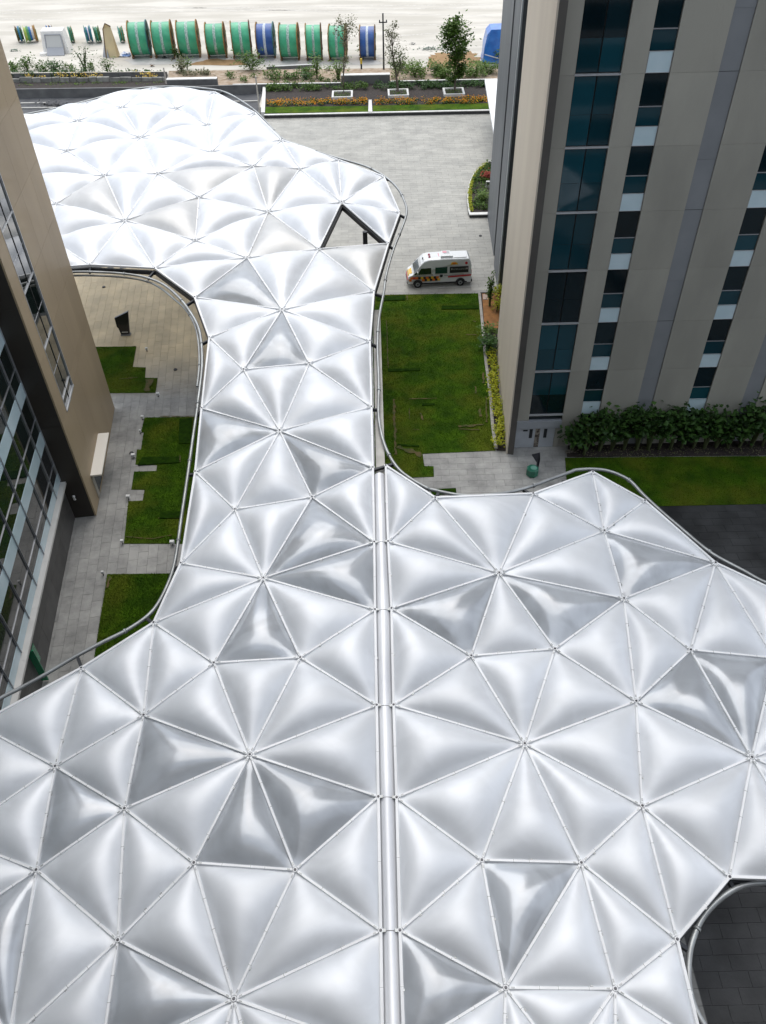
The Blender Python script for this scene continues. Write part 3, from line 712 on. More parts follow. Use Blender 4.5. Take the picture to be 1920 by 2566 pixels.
for i in range(9):
    y = a.y+1+(b.y-a.y-2)*i/8; mb.box((a.x-.62, y-.05, a.z-.66), (a.x-.26, y+.05, a.z-.60))
mb.build('rail_bracket', M_STEEL, gut)
print('CANOPY DONE')

# ================================================================== THE TOWER ON THE RIGHT
M_WALL = mat('tower_panel', (.375, .36, .308), .85, 0, (.30, .29, .25), .35, 7, bump=.15, bscale=12, stretch=(1, 1, .4), rand=('object', .95, 1.04))
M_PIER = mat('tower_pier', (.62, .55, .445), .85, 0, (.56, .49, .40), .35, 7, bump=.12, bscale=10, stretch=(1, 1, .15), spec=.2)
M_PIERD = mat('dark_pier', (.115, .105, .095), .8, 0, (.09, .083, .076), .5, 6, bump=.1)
M_STRIP = mat('grey_metal_strip', (.235, .245, .255), .8, .0, (.21, .22, .23), .6, 5, rand=('object', .96, 1.04))
M_PALEP = mat('pale_spandrel', (.58, .71, .76), .25, 0, (.52, .66, .71), 1.0, 4, coat=.3)
M_MUL = mat('mullion', (.42, .43, .45), .35, .6)
M_MULW = mat('white_mullion', (.50, .51, .52), .4, .4)
M_FIN = mat('grey_fin', (.17, .18, .19), .55, .3, (.14, .15, .16), .6, 6, stretch=(1, 1, .2))
M_FRAMED = mat('dark_frame', (.03, .033, .036), .4, .4)
def glassmat(name, col, rough=.06, tint=None, cw=.5):
    if name in MATS: return MATS[name]
    m = bpy.data.materials.new(name); m.use_nodes = True; MATS[name] = m
    N, L = m.node_tree.nodes, m.node_tree.links; b = N['Principled BSDF']
    oi = N.new('ShaderNodeObjectInfo'); mr = N.new('ShaderNodeMapRange'); mr.inputs['To Min'].default_value = .6; mr.inputs['To Max'].default_value = 1.35
    L.new(oi.outputs['Random'], mr.inputs['Value'])
    sc = N.new('ShaderNodeVectorMath'); sc.operation = 'SCALE'; sc.inputs[0].default_value = col
    L.new(mr.outputs[0], sc.inputs['Scale']); L.new(sc.outputs['Vector'], b.inputs['Base Color'])
    b.inputs['Roughness'].default_value = rough; b.inputs['Specular IOR Level'].default_value = .3+.9*cw
    b.inputs['Coat Weight'].default_value = cw; b.inputs['Coat Roughness'].default_value = .02; b.inputs['Coat IOR'].default_value = 1.6
    if tint: b.inputs['Coat Tint'].default_value = (*tint, 1)
    no = N.new('ShaderNodeTexNoise'); no.inputs['Scale'].default_value = .35; no.inputs['Detail'].default_value = 1
    tc = N.new('ShaderNodeTexCoord'); L.new(tc.outputs['Object'], no.inputs['Vector'])
    bp = N.new('ShaderNodeBump'); bp.inputs['Strength'].default_value = .10; bp.inputs['Distance'].default_value = .05
    L.new(no.outputs['Fac'], bp.inputs['Height']); L.new(bp.outputs['Normal'], b.inputs['Normal'])
    return m
M_GDARK = glassmat('dark_glass', (.004, .014, .019), cw=.12)
M_GTEAL = glassmat('teal_glass', (.007, .048, .066), cw=.18)
YF = 43.56; HT = 66.0
tower = thing('office_tower', 'tall beige office tower on the right with vertical window strips', 'building', (0, 0, 0))
FL = [2.77+3.505*i for i in range(19)]                   # storey lines
def bx(name, a, b, m, par):
    mb = MB(); mb.box(a, b); return mb.build(name, m, par)
# core volume behind the cladding
mb = MB(); mb.prism([(9.35, YF+.30), (48, YF+.30), (48, 81), (12.6, 81), (12.1, 71), (11.9, 65.7), (10.6, 56.1)], 0, HT); mb.build('core', M_PIERD, tower)
# cladding panels, one per storey with a recessed joint
def wall_col(x0, x1, lines, m, name='wall_panel', y0=YF, j=.010):
    for a, b in zip(lines, lines[1:]):
        bx(name, (x0+j/2, y0, a+j/2), (x1-j/2, y0+.25, b-j/2), m, tower)
LW = [0.0]+FL
for x0, x1 in ((9.18, 10.1), (12.38, 13.58), (14.82, 17.25), (18.29, 20.7), (21.93, 24.3), (25.35, 27.8), (29.0, 31.5), (32.6, 38)):
    wall_col(x0, x1, ([1.74, 2.36]+FL[1:] if x0 < 10 else ([0]+FL[1:])), M_WALL)
for x0, x1 in ((17.25, 18.29), (24.3, 25.35), (31.5, 32.6)):
    wall_col(x0, x1, [0, 5.5]+[5.5+7.01*i for i in range(1, 9)], M_STRIP, 'metal_strip', YF+.05)
    for z in FL[::2]: bx('strip_joint', (x0+.03, YF+.042, z-.01), (x1-.03, YF+.055, z+.008), M_FRAMED, tower)
# wide window strip
X0, X1 = 10.1, 12.38; xm = (X0+X1)/2
for i, (a, b) in enumerate(zip(FL, FL[1:])):
    for x0, x1 in ((X0+.02, xm-.02), (xm+.02, X1-.02)):
        w = bx('window', (x0, YF+.12, a+.08), (x1, YF+.16, b-.06), M_FRAMED, tower)
        tmul = a+(b-a)*.46
        bx('pane', (x0+.015, YF+.10, a+.10), (x1-.015, YF+.118, tmul-.01), M_GDARK if i in (0, 2) else M_GTEAL, w)
        bx('pane', (x0+.015, YF+.10, tmul+.01), (x1-.015, YF+.118, b-.08), M_GDARK if i in (2, 6) else M_GTEAL, w)
    bx('sill', (X0-.02, YF-.03, a-.035), (X1+.02, YF+.12, a+.045), M_MULW, tower)
bx('window', (X0+.02, YF+.12, 2.38), (X1-.02, YF+.16, 2.72), M_GDARK, tower)
bx('base_band', (9.2, YF-.12, 1.72), (12.36, YF+.2, 2.34), mat('pale_band', (.40, .42, .45), .4, .3, (.36, .38, .41), 1.2), tower)
# narrow strips: dark pane, teal pane, pale panel on every storey
for x0, x1 in ((13.58, 14.82), (20.7, 21.93), (27.8, 29.0)):
    for i in range(len(FL)-1):
        b, a = FL[i+1], FL[i]; h = b-a
        y = YF+.12
        lo1, lo2 = a+h*.285, a+h*.555
        w = bx('window', (x0+.02, y, a), (x1-.02, y+.05, b), M_FRAMED, tower)
        bx('pale_panel', (x0+.045, y-.07, a+.03), (x1-.045, y-.002, lo1-.02), M_PALEP, w)
        bx('pane', (x0+.03, y-.03, lo1+.02), (x1-.03, y-.002, lo2-.03), M_GTEAL, w)
        bx('pane', (x0+.03, y-.03, lo2+.03), (x1-.03, y-.002, b-.02), M_GDARK, w)
        bx('transom', (x0+.01, y-.06, lo2-.025), (x1-.01, y-.001, lo2+.025), M_MUL, w)
        fr = MB()
        for q0, q1 in ((x0+.02, x0+.05), (x1-.05, x1-.02)): fr.box((q0, y-.085, a+.01), (q1, y-.071, lo1)); 
        for q0, q1 in ((a+.01, a+.035), (lo1-.03, lo1-.005)): fr.box((x0+.051, y-.085, q0), (x1-.051, y-.071, q1))
        o = fr.build('panel_frame', M_MULW, w, kind='stuff')
    bx('window', (x0+.02, YF+.13, 0.1), (x1-.02, YF+.16, FL[0]), M_GDARK, tower)
# louvre door at the foot of the wide strip
dr = bx('service_door', (9.22, YF-.02, .02), (12.0, YF+.2, 1.71), mat('white_panel', (.46, .49, .52), .45, .1, (.42, .44, .47), 1.5), tower)
bx('slot', (10.25, YF-.035, .85), (10.47, YF-.021, 1.62), M_FRAMED, dr); bx('slot', (11.25, YF-.035, .85), (11.47, YF-.021, 1.62), M_FRAMED, dr)
bx('slot', (9.8, YF-.035, 1.45), (10.12, YF-.021, 1.58), M_FRAMED, dr)
M_RUST = mat('rusty_plate', (.26, .23, .19), .8, 0, (.06, .045, .035), 5, 6, lo=.45, hi=.6)
bx('rusty_plate', (10.66, YF-.04, .05), (10.98, YF-.021, 1.68), M_RUST, dr)
bx('end_panel', (12.02, YF-.03, .02), (12.36, YF+.2, 1.71), M_WALL, tower)
# projecting pier: beige side, dark front
pf, pb = Vector((8.68, 42.89)), Vector((9.57, 56.07))
zl = [0, 5.5]+[5.5+7.01*i for i in range(1, 9)]
for a, b in zip(zl, zl[1:]):
    mb = MB()
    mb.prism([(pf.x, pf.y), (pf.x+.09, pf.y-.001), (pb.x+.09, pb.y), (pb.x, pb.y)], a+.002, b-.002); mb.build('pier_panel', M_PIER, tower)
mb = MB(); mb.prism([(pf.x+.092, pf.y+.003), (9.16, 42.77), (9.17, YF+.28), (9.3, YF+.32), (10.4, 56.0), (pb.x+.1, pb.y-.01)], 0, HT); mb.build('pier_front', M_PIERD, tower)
# grey fins on the far flank
def fin(x0, x1, y0, y1, m=M_FIN, edge=True):
    mb = MB(); mb.prism([(x0, y0), (x1, y0), (x1+(y1-y0)*.045, y1), (x0+(y1-y0)*.045, y1)], 0, HT-2); mb.build('fin', m, tower)
    if edge: bx('fin_edge', (x0-.07, y0-.05, 0), (x0+.05, y0+.10, HT-2.2), M_EDGE, tower)
M_EDGE = mat('silver_edge', (.62, .65, .66), .4, .3)
fin(11.29, 12.05, 72.6, 81.4, edge=False); fin(10.85, 11.75, 65.6, 70.5)
bx('fin_edge', (10.06, 56.22, 0), (10.16, 56.4, HT-2.2), M_EDGE, tower)
mb = MB(); mb.prism([(10.15, 56.2), (10.9, 56.2), (11.6, 65.4), (11.2, 65.4)], 0, HT-2); mb.build('fin', M_FRAMED, tower)
# white porch roof beyond the tower
mb = MB(); zc = 4.2
pp = [G(1215, 198, zc), G(1330, 197, zc), G(1330, 340, zc), G(1239, 340, zc)]
mb.prism([(p.x, p.y) for p in pp], zc-.35, zc)
pr = thing('porch_roof', 'flat white porch roof sticking out behind the grey fins of the tower', 'canopy')
mb.build('roof_slab', mat('white_render', (.80, .80, .79), .6), pr)
q = pp[1].lerp(pp[2], .3); mb = MB(); mb.tube([(q.x-.6, q.y, 0), (q.x-.6, q.y, zc-.35)], .15, 10); mb.build('post', M_MUL, pr)
q = pp[1].lerp(pp[2], .8); mb = MB(); mb.tube([(q.x-.6, q.y, 0), (q.x-.6, q.y, zc-.35)], .15, 10); mb.build('post', M_MUL, pr)

# ================================================================== THE BROWN AND GLASS BUILDING ON THE LEFT
M_BROWN = mat('brown_cladding', (.365, .28, .175), .65, .0, (.315, .24, .15), .30, 8, bump=.10, bscale=6, stretch=(1, 1, .18), rand=('object', .95, 1.05), coat=.1)
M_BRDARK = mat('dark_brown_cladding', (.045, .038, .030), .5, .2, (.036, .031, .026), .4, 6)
M_GRAN = mat('dark_granite', (.085, .082, .078), .45, 0, (.06, .058, .056), 1.4, 7, rand=('object', .85, 1.15))
M_SILL = mat('white_stone_sill', (.62, .60, .57), .6, 0, (.55, .53, .50), 1.0)
lb = thing('corner_building', 'brown clad building with a dark glass curtain wall on the left', 'building', (0, 0, 0))
def lbx(name, a, b, m, par=lb):
    mb = MB(); mb.box(a, b, 0, M_W); return mb.build(name, m, par)
# wing, local axes: s along the wall, n outward
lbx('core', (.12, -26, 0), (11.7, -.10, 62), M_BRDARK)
W0, W1 = 1.5, 4.2
wz = [0, 7.35]+[7.35+.7+3.46*i for i in range(0, 16)]
for a, b in zip(wz, wz[1:]):
    segs = [(.0, 2.95), (2.95, 5.9), (5.9, 8.85), (8.85, 11.8)] if b <= 7.36 else [(0, W0), (W1, 6.7), (6.7, 9.3), (9.3, 11.8)]
    for s0, s1 in segs: lbx('cladding_panel', (s0+.006, -.095, a+.006), (s1-.006, 0, b-.006), M_BROWN)
zs = [7.35+.7+3.46*i for i in range(0, 16)]
M_SKYG = glassmat('blue_glass', (.012, .018, .016), .03)
prev = 7.38
for i, z in enumerate(zs):
    for x0, x1 in ((W0+.03, 2.86), (2.92, W1-.03)):
        mid = prev+(z-prev)*.5
        if i == 0: lbx('pane', (x0, -.085, prev+.04), (x1, -.06, z-.04), M_SKYG)
        else:
            lbx('pane', (x0, -.085, prev+.04), (x1, -.06, mid-.02), M_SKYG); lbx('pane', (x0, -.085, mid+.02), (x1, -.06, z-.04), M_SKYG)
            lbx('glazing_bar', (x0, -.06, mid-.018), (x1, -.045, mid+.018), M_MUL)
    lbx('transom', (W0+.01, -.06, z-.03), (W1-.01, .0, z+.03), M_MULW)
    prev = z
lbx('mullion', (2.865, -.085, 7.4), (2.915, -.03, 58), M_FRAMED)
lbx('jamb', (W0-.04, -.09, 7.3), (W0+.02, .02, 58), M_MULW); lbx('jamb', (W1-.02, -.09, 7.3), (W1+.04, .02, 58), M_MULW)
lbx('window_sill', (W0-.04, -.09, 7.28), (W1+.04, .05, 7.37), M_MULW)
# dark return face towards the camera, in tall panels
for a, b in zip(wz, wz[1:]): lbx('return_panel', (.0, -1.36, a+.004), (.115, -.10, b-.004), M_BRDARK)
# awning over the small side window
aw = lbx('side_awning', (1.5, .003, 2.06), (5.9, .72, 2.17), mat('cream_panel', (.78, .74, .66), .5))
lbx('window_frame', (1.55, .003, .15), (1.95, .06, 1.9), mat('grey_putty', (.36, .34, .29), .5))
lbx('side_window', (2.0, .003, .25), (5.3, .03, 1.9), M_GDARK)
# curtain wall
NG = -1.42; SV = [.0, -1.6, -3.97, -6.3, -8.66, -10.95, -13.17, -15.3]+[-15.3-2.3*i for i in range(1, 10)]
ZS0 = [3.14, 3.82]
levels = [3.82]                                          # sill, then transom / spandrel bottom / spandrel top each storey
rows = []                                                # (z0, z1, kind)
rows.append((3.14, 3.80, 'pale'))
rows.append((3.80, 4.55, 'dark'))
z = 4.55
for i in range(16):
    rows += [(z, z+1.62, 'dark'), (z+1.62, z+2.56, 'pale'), (z+2.56, z+3.46, 'dark')]; z += 3.46
M_GR = glassmat('curtain_glass', (.010, .018, .017), .03)
M_GG = glassmat('curtain_glass_grey', (.030, .034, .038), .04)
nn_ = 0
for s1, s0 in zip(SV, SV[1:]):
    for z0, z1, kd in rows:
        if z0 > 34 and nn_ > 400: continue
        if kd == 'pale':
            lbx('spandrel_panel', (s0+.02, NG, z0+.015), (s1-.02, NG+.05, z1-.015), M_PALEP)
        else:
            lbx('glass_pane', (s0+.02, NG, z0+.01), (s1-.02, NG+.03, z1-.01), M_GG if z0 < 5.5 and s0 > -18 else M_GR)
        nn_ += 1
for s in SV: lbx('mullion', (s-.015, NG+.02, 3.2), (s+.015, NG+.12, 60), M_MUL)
z = 4.55
for i in range(16):
    for s1, s0 in zip(SV[:1], SV[-1:]): lbx('transom', (s0, NG+.02, z-.02), (s1, NG+.07, z+.03), M_MUL)
    z += 3.46
lbx('core', (-37, -20, .0), (-.02, NG-.05, 62), M_FRAMED)
for i in range(10):
    s1, s0 = -.01-3.4*i, -3.41-3.4*i
    lbx('granite_panel', (s0+.008, NG-.04, 0), (s1-.008, -1.35, 1.5), M_GRAN); lbx('granite_panel', (s0+.008, NG-.04, 1.515), (s1-.008, -1.352, 2.95), M_GRAN)
    lbx('stone_sill', (s0+.006, NG-.02, 2.955), (s1-.006, -1.05, 3.13), M_SILL)
# green glass door blades under the sill
M_GREEN = mat('green_glass', (.02, .22, .10), .15, 0, coat=.5)
for s in (-12.7, -16.2, -19.6):
    lbx('green_door_blade', (s-.03, -1.345, .1), (s+.03, -1.0, 2.7), M_GREEN)
    lbx('green_reflector', (s+.3, -1.345, .9), (s+.9, -1.325, 2.2), M_GREEN)
def wall_lamp(s, n, z, label):
    t = thing('wall_lamp', label, 'lamp', tuple(M_W @ Vector((s, n, z))), M_W.to_euler().z+math.pi/2*0, 'small wall lamps')
    mb = MB(); mb.box((-.05, -.0, -.05), (.05, .12, .05)); mb.build('bracket', M_FRAMED, t)
    mb = MB(); mb.tube([(-.0, .17, -.17), (0, .17, .15)], .085, 12); mb.tube([(0, .17, .15), (0, .17, .17)], [.085, .06], 12)
    mb.build('lamp_body', mat('lamp_white', (.75, .75, .73), .4), t)
wall_lamp(8.6, .0, 2.45, 'white wall lamp on the brown wall above the pale awning')
wall_lamp(-1.7, -1.35, 2.3, 'white lamp on the dark granite next to the brown corner')
wall_lamp(-9.9, -1.35, 2.3, 'white lamp under the sill, middle one along the glass front')
wall_lamp(-15.0, -1.35, 2.3, 'white lamp under the sill nearest the canopy')
wall_lamp(.0-.02, -.75, 1.75, 'white lamp on the dark return face at the foot of the brown corner')
print('BUILDINGS DONE')

# the building the photograph was taken from, behind the camera
hb = thing('glass_building', 'grey glass building behind the camera, facing the canopies', 'building')
bx('wall', (-34, -30, 0), (46, -1.6, 64), mat('grey_facade', (.34, .345, .355), .7, 0, (.30, .305, .315), .5), hb)
for i in range(17):
    bx('window_band', (-33, -1.59, 1.2+3.5*i), (45, -1.56, 3.4+3.5*i), M_GDARK, hb)
bx('ground_floor', (-33, -1.58, 0), (45, -1.5, 1.0), M_FRAMED, hb)

# ================================================================== PLANTING BEDS AND KERBS
M_WHITE = mat('white_kerb', (.72, .71, .68), .7, 0, (.60, .59, .56), 1.5, 6, bump=.15)
M_CONC = mat('grey_concrete', (.155, .155, .15), .85, 0, (.11, .11, .108), .8, 7, bump=.3, bscale=8)
M_DKFACE = mat('dark_stone', (.045, .045, .045), .7, 0, (.03, .03, .03), 1.5)
def ztop(a, h): return a
def wall(name, pxs, z0, z1, th, mface, mcap, label, cat='wall', group=None, cap=.06):
    """low wall along a row of pixels of its top front edge"""
    P = [G(x, y, z1) for x, y in pxs]
    root = thing(name, label, cat, tuple(P[0].xy)+(0,), 0, group)
    root.location = (0, 0, 0)
    v = [(p.x, p.y) for p in P]+[(p.x, p.y+th) for p in P[::-1]]
    mb = MB(); mb.prism(v, z0, z1-cap); mb.build('wall_body', mface, root)
    v = [(p.x, p.y-.03) for p in P]+[(p.x, p.y+th+.03) for p in P[::-1]]
    mb = MB(); mb.prism(v, z1-cap, z1); mb.build('coping', mcap, root)
    return root
ZB = .42                                                # top of the raised beds beyond the plaza
def Gb(p, z=ZB): return G(*p, z)
def sheet(name, pxs, z0, z1, m, label, kind='structure'):
    q = [G(x, y, z1) for x, y in pxs]; mb = MB(); mb.prism([(a.x, a.y) for a in q], z0, z1)
    o = mb.build(name, m); tag(o, label, kind=kind); return o
bed_px = [Z4(148, 500), Z4(600, 492), Z4(900, 480), Z4(1455, 470), Z4(1560, 470), Z4(1560, 655), Z4(1478, 655), Z4(148, 683)]
sheet('planting_bed', bed_px, -.01, ZB-.04, M_SOIL, 'raised bed of dark soil beyond the plaza')
wall('bed_kerb', [Z4(146, 681), Z4(760, 668), Z4(1560, 651)], -.01, ZB+.02, .35, M_DKFACE, M_WHITE, 'long white topped kerb between the plaza and the flower bed', 'kerb', cap=.08)
def turf_strip(a, b, c, d, label):
    q = [G(*p, ZB) for p in (a, b, c, d)]
    mb = MB(); mb.prism([(t.x, t.y) for t in q], ZB-.03, ZB+.02); o = mb.build('grass_strip', M_GRASS); tag(o, label, kind='structure')
turf_strip(Z4(155, 634), Z4(762, 628), Z4(762, 662), Z4(152, 672), 'strip of lawn before the left marigold row')
turf_strip(Z4(790, 626), Z4(1560, 610), Z4(1560, 644), Z4(790, 660), 'strip of lawn before the right marigold row')
def slab_px(name, pxs, z0, z1, m, label, cat):
    q = [G(x, y, z1) for x, y in pxs]; mb = MB(); mb.prism([(a.x, a.y) for a in q], z0, z1); o = mb.build(name, m); tag(o, label, cat); return o
slab_px('bed_end_wall', [Z4(140, 500), Z4(157, 500), Z4(151, 664), Z4(128, 664)], 0, ZB+.12, M_WHITE, 'pale wall end closing the flower bed on the left', 'wall')
slab_px('bed_divider', [Z4(766, 590), Z4(784, 590), Z4(788, 661), Z4(764, 661)], 0, ZB+.10, M_WHITE, 'short pale slab path crossing the marigold bed', 'slab')
# back walls of the beds
g1_ = 'low walls between the planting beds'
wall('retaining_wall', [Z4(-40, 500), Z4(160, 497), Z4(600, 490)], -.01, .9, .25, M_CONC, M_WHITE, 'low wall with thin white coping behind the left half of the marigold bed', group=g1_)
wall('retaining_wall', [Z4(603, 446), Z4(892, 440)], -.01, 1.6, .8, M_CONC, M_WHITE, 'higher grey wall block with white top behind the first planter tree', group=g1_, cap=.1)
wall('retaining_wall', [Z4(898, 481), Z4(1210, 474), Z4(1560, 468)], -.01, .9, .25, M_CONC, M_WHITE, 'low wall with thin white coping behind the right half of the marigold bed', group=g1_)
wall('retaining_wall', [Z3(985, 471), Z3(1283, 465)], -.01, 1.8, .8, M_CONC, M_WHITE, 'grey wall block with white top left of the bushes behind the canopy', group=g1_, cap=.1)
wall('retaining_wall', [Z3(-200, 536), Z3(80, 529), Z3(980, 517), Z3(1540, 502)], -.01, 1.15, .3, M_CONC, M_CONC, 'long dark grey wall along the service road behind the canopy', group=g1_)
wall('retaining_wall', [Z3(-150, 437), Z3(50, 433), Z3(980, 423)], -.01, 1.0, .15, M_CONC, mat('cream_coping', (.62, .58, .50), .8), 'low cream edged wall at the back of the left planting terrace', group=g1_)
wall('retaining_wall', [Z4(160, 395), Z4(450, 380)], -.01, .5, .3, M_CONC, mat('pale_pipe', (.62, .62, .60), .7), 'grey concrete edge below the middle of the drum row', group=g1_)
# terrace soil
sheet('planting_terrace', [Z3(-150, 440), Z3(990, 425), Z3(990, 512), Z3(-150, 530)], -.01, .35, M_SOIL, 'soil of the left planting terrace')
sheet('planting_terrace', [Z3(1000, 420), Z4(1560, 395), Z4(1560, 470), Z4(160, 492), Z3(1290, 505), Z3(1290, 460), Z3(1000, 468)], -.01, .30,
      mat('pale_rubble', (.42, .34, .26), .95, 0, (.28, .20, .13), 1.6, 8, bump=.9, bscale=6), 'rubble strewn soil of the right planting terrace')
# rough stones in the terrace wall
M_STONE = mat('terrace_stone', (.24, .235, .21), .9, 0, (.15, .15, .135), 1.8, 7, bump=.6, rand=('object', .8, 1.2))
stw = thing('stone_wall', 'rough stone wall below the yellow flowers of the left terrace', 'wall')
x = 62
while x < 975:
    w = rnd.uniform(38, 75); p = G(*Z3(x, 504-.010*x), .05); q = G(*Z3(min(x+w, 978), 504-.010*x), .05); h = rnd.uniform(.75, 1.0)
    mb = MB(); jj = lambda: rnd.uniform(-.06, .06)
    mb.add([(p.x+.03, p.y+jj(), 0), (q.x-.03, q.y+jj(), 0), (q.x-.03, q.y+.5, 0), (p.x+.03, p.y+.5, 0),
            (p.x+.05, p.y+.08+jj(), h+jj()), (q.x-.05, q.y+.08+jj(), h+jj()), (q.x-.04, q.y+.5, h+jj()), (p.x+.04, p.y+.5, h+jj())],
           [(0, 3, 2, 1), (4, 5, 6, 7), (0, 1, 5, 4), (1, 2, 6, 5), (2, 3, 7, 6), (3, 0, 4, 7)])
    mb.build('stone', M_STONE, stw); x += w

# posts and pole
def post(name, base, ytop, r, m, label, cat, arms_=False):
    b = G(*base, 0); h = height_to(b, ytop)
    t = thing(name, label, cat, tuple(b))
    mb = MB(); mb.tube([(0, 0, -.02), (0, 0, h)], [r, r*.75], 8); mb.build('shaft', m, t)
    if arms_:
        mb = MB(); mb.box((-.6, -.06, h*.84), (.6, .06, h*.84+.14)); mb.build('cross_arm', m, t)
        for s in (-.5, .5):
            mb = MB(); mb.tube([(s, 0, h*.84+.14), (s, 0, h*.84+.4)], [.10, .07], 8); mb.build('insulator', M_CAP, t)
    return t
post('utility_pole', Z4(856, 424), 78/2.364, .14, M_STEEL, 'slim black pole with a small cross arm beside the last blue drum', 'pole', True)
post('fence_post', Z3(990, 512), 400/2.364, .13, mat('pale_post', (.5, .46, .40), .8), 'thin pale post at the end of the left terrace', 'post')
post('fence_post', Z3(1540, 668), 452/2.364, .12, mat('pale_post', (.5, .46, .40)), 'thin pale post left of the flower bed end wall', 'post')

# kerbs by the big lawn and the tower
M_KERB = mat('kerb_stone', (.42, .40, .36), .8, 0, (.32, .30, .27), 1.2)
kc = [Z8(1042, 255), Z8(1066, 500), Z8(1097, 830), Z8(1136, 1130), Z8(1157, 1400), Z8(1187, 1600)]
kr = thing('lawn_kerb', 'pale kerb stones between the large lawn and the shrub bed', 'kerb')
pts = smooth_curve([G(*p, .14) for p in kc], 6)
for i in range(0, len(pts)-1):
    a, b = pts[i], pts[i+1]; d = (b-a).normalized(); n = Vector((-d.y, d.x, 0))*.11
    mb = MB(); mb.prism([tuple((q).xy) for q in (a+n+d*.01, b+n-d*.01, b-n-d*.01, a-n+d*.01)], -.01, .14+rnd.uniform(-.006, .006)); mb.build('kerb_stone', M_KERB, kr)
mb = MB(); mb.prism([tuple(p) for p in wxy(bedR)], -.01, .07); o = mb.build('shrub_bed', M_SOIL); tag(o, 'dark soil bed along the beige pier', kind='structure')
sheet('shrub_bed', [Z8(1065, 262), Z8(1228, 256), Z8(1205, 560), Z8(1085, 555)], .05, .11, mat('orange_soil', (.34, .15, .045), .9, 0, (.22, .10, .03), 2, 6, bump=.6), 'orange brown soil at the far end of the narrow bed')
mb = MB(); mb.prism([tuple(p) for p in wxy(bedS)], -.01, .06); o = mb.build('shrub_bed', M_SOIL); tag(o, 'dark soil bed under the big leaved shrubs at the tower foot', kind='structure')
sheet('small_bed', [Z8(610, 1953), Z8(838, 1944), Z8(843, 1992), Z8(640, 2004)], -.01, .05, M_DARKT, 'small dark planting bed at the canopy edge')
# rounded planter
rp = [(1262, 396), (1240, 398), (1222, 404), (1203, 416), (1187, 433), (1177, 455), (1172, 480), (1171, 505), (1174, 528), (1177.5, 538), (1262, 536)]
rpw = [G(x, y, .35) for x, y in rp]; cxr = sum((p for p in rpw), Vector())/len(rpw)
rt = thing('round_planter', 'rounded raised planter with green hedge near the tower', 'planter')
mb = MB(); mb.prism([tuple(p.xy) for p in rpw], -.01, .27); mb.build('planter_body', M_DKFACE, rt)
mb = MB(); inner = [cxr+(p-cxr)*.93 for p in rpw]; n = len(rpw)
v = [(p.x, p.y, .35) for p in rpw]+[(p.x, p.y, .35) for p in inner]+[(p.x, p.y, .272) for p in rpw]+[(p.x, p.y, .272) for p in inner]
f = []
for i in range(n):
    j = (i+1) % n; f += [(i, j, n+j, n+i), (2*n+i, 2*n+j, j, i), (n+i, n+j, 3*n+j, 3*n+i)]
mb.add(v, f); mb.build('rim', M_WHITE, rt)
mb = MB(); mb.prism([tuple(p.xy) for p in inner], .27, .30); mb.build('soil', M_SOIL, rt)

# ================================================================== PLANTS
LG = leafmat('leaf_green', [(.035, .075, .012), (.07, .14, .02), (.12, .20, .035), (.05, .10, .015)])
LDK = leafmat('leaf_dark', [(.022, .055, .012), (.045, .11, .022), (.075, .16, .035), (.03, .075, .018)], .4)
LBIG = leafmat('leaf_big', [(.014, .036, .008), (.032, .08, .016), (.065, .14, .028), (.02, .05, .012)], .45)
LYL = leafmat('leaf_yellow', [(.30, .34, .02), (.46, .46, .02), (.20, .28, .02), (.55, .50, .03)])
LSP = leafmat('leaf_sparse', [(.20, .18, .12), (.12, .15, .05), (.26, .22, .16), (.08, .12, .03)])
LBR = leafmat('leaf_bright', [(.10, .18, .03), (.16, .24, .05), (.07, .14, .02)])
LRD = leafmat('leaf_red', [(.28, .04, .03), (.38, .07, .04), (.18, .03, .03)])
LOR = leafmat('marigold', [(.75, .22, .01), (.80, .35, .015), (.85, .48, .02), (.55, .12, .01)], .7)
LPK = leafmat('pale_flower', [(.75, .55, .10), (.80, .62, .15), (.70, .40, .06)], .7)
M_BARK = mat('bark', (.16, .13, .10), .9, 0, (.10, .08, .06), 6, 6, bump=.5)
M_STEM = mat('green_stem', (.07, .085, .03), .8)
def plant(name, base, label, cat, group=None, h=1.2, w=1.0, n=120, leaf=.16, m=LG, stems=5, z=0.0, droop=.4, seed=0, clump=6, low=0.0):
    r = random.Random(seed or hash(label) % 9999)
    b = base if isinstance(base, Vector) else G(*base, z)
    t = thing(name, label, cat, (b.x, b.y, z), 0, group)
    mb = MB(); tips = []
    for i in range(stems):
        a = r.uniform(0, 6.28); rr = w*.5*r.uniform(.3, 1); hh = h*r.uniform(.6, 1)
        p1 = Vector((math.cos(a)*rr*.35, math.sin(a)*rr*.35, hh*.55)); p2 = Vector((math.cos(a)*rr, math.sin(a)*rr, hh))
        mb.tube([(0, 0, -.02), p1, p2], [.03*h, .02*h, .008*h], 5); tips += [p1, p2, p1.lerp(p2, .5)] if not low else [p2, p1.lerp(p2, .5), p1.lerp(p2, .75)]
    mb.build('stem', M_STEM, t)
    lf = MB()
    for i in range(n):
        c = r.choice(tips); s = w*.22
        lf.leaf((c.x+r.gauss(0, s), c.y+r.gauss(0, s), max(.03+low*h, c.z+r.gauss(0, h*.13))), leaf*r.uniform(.7, 1.3), droop, 0, r)
    lf.build('foliage', m, t)
    return t
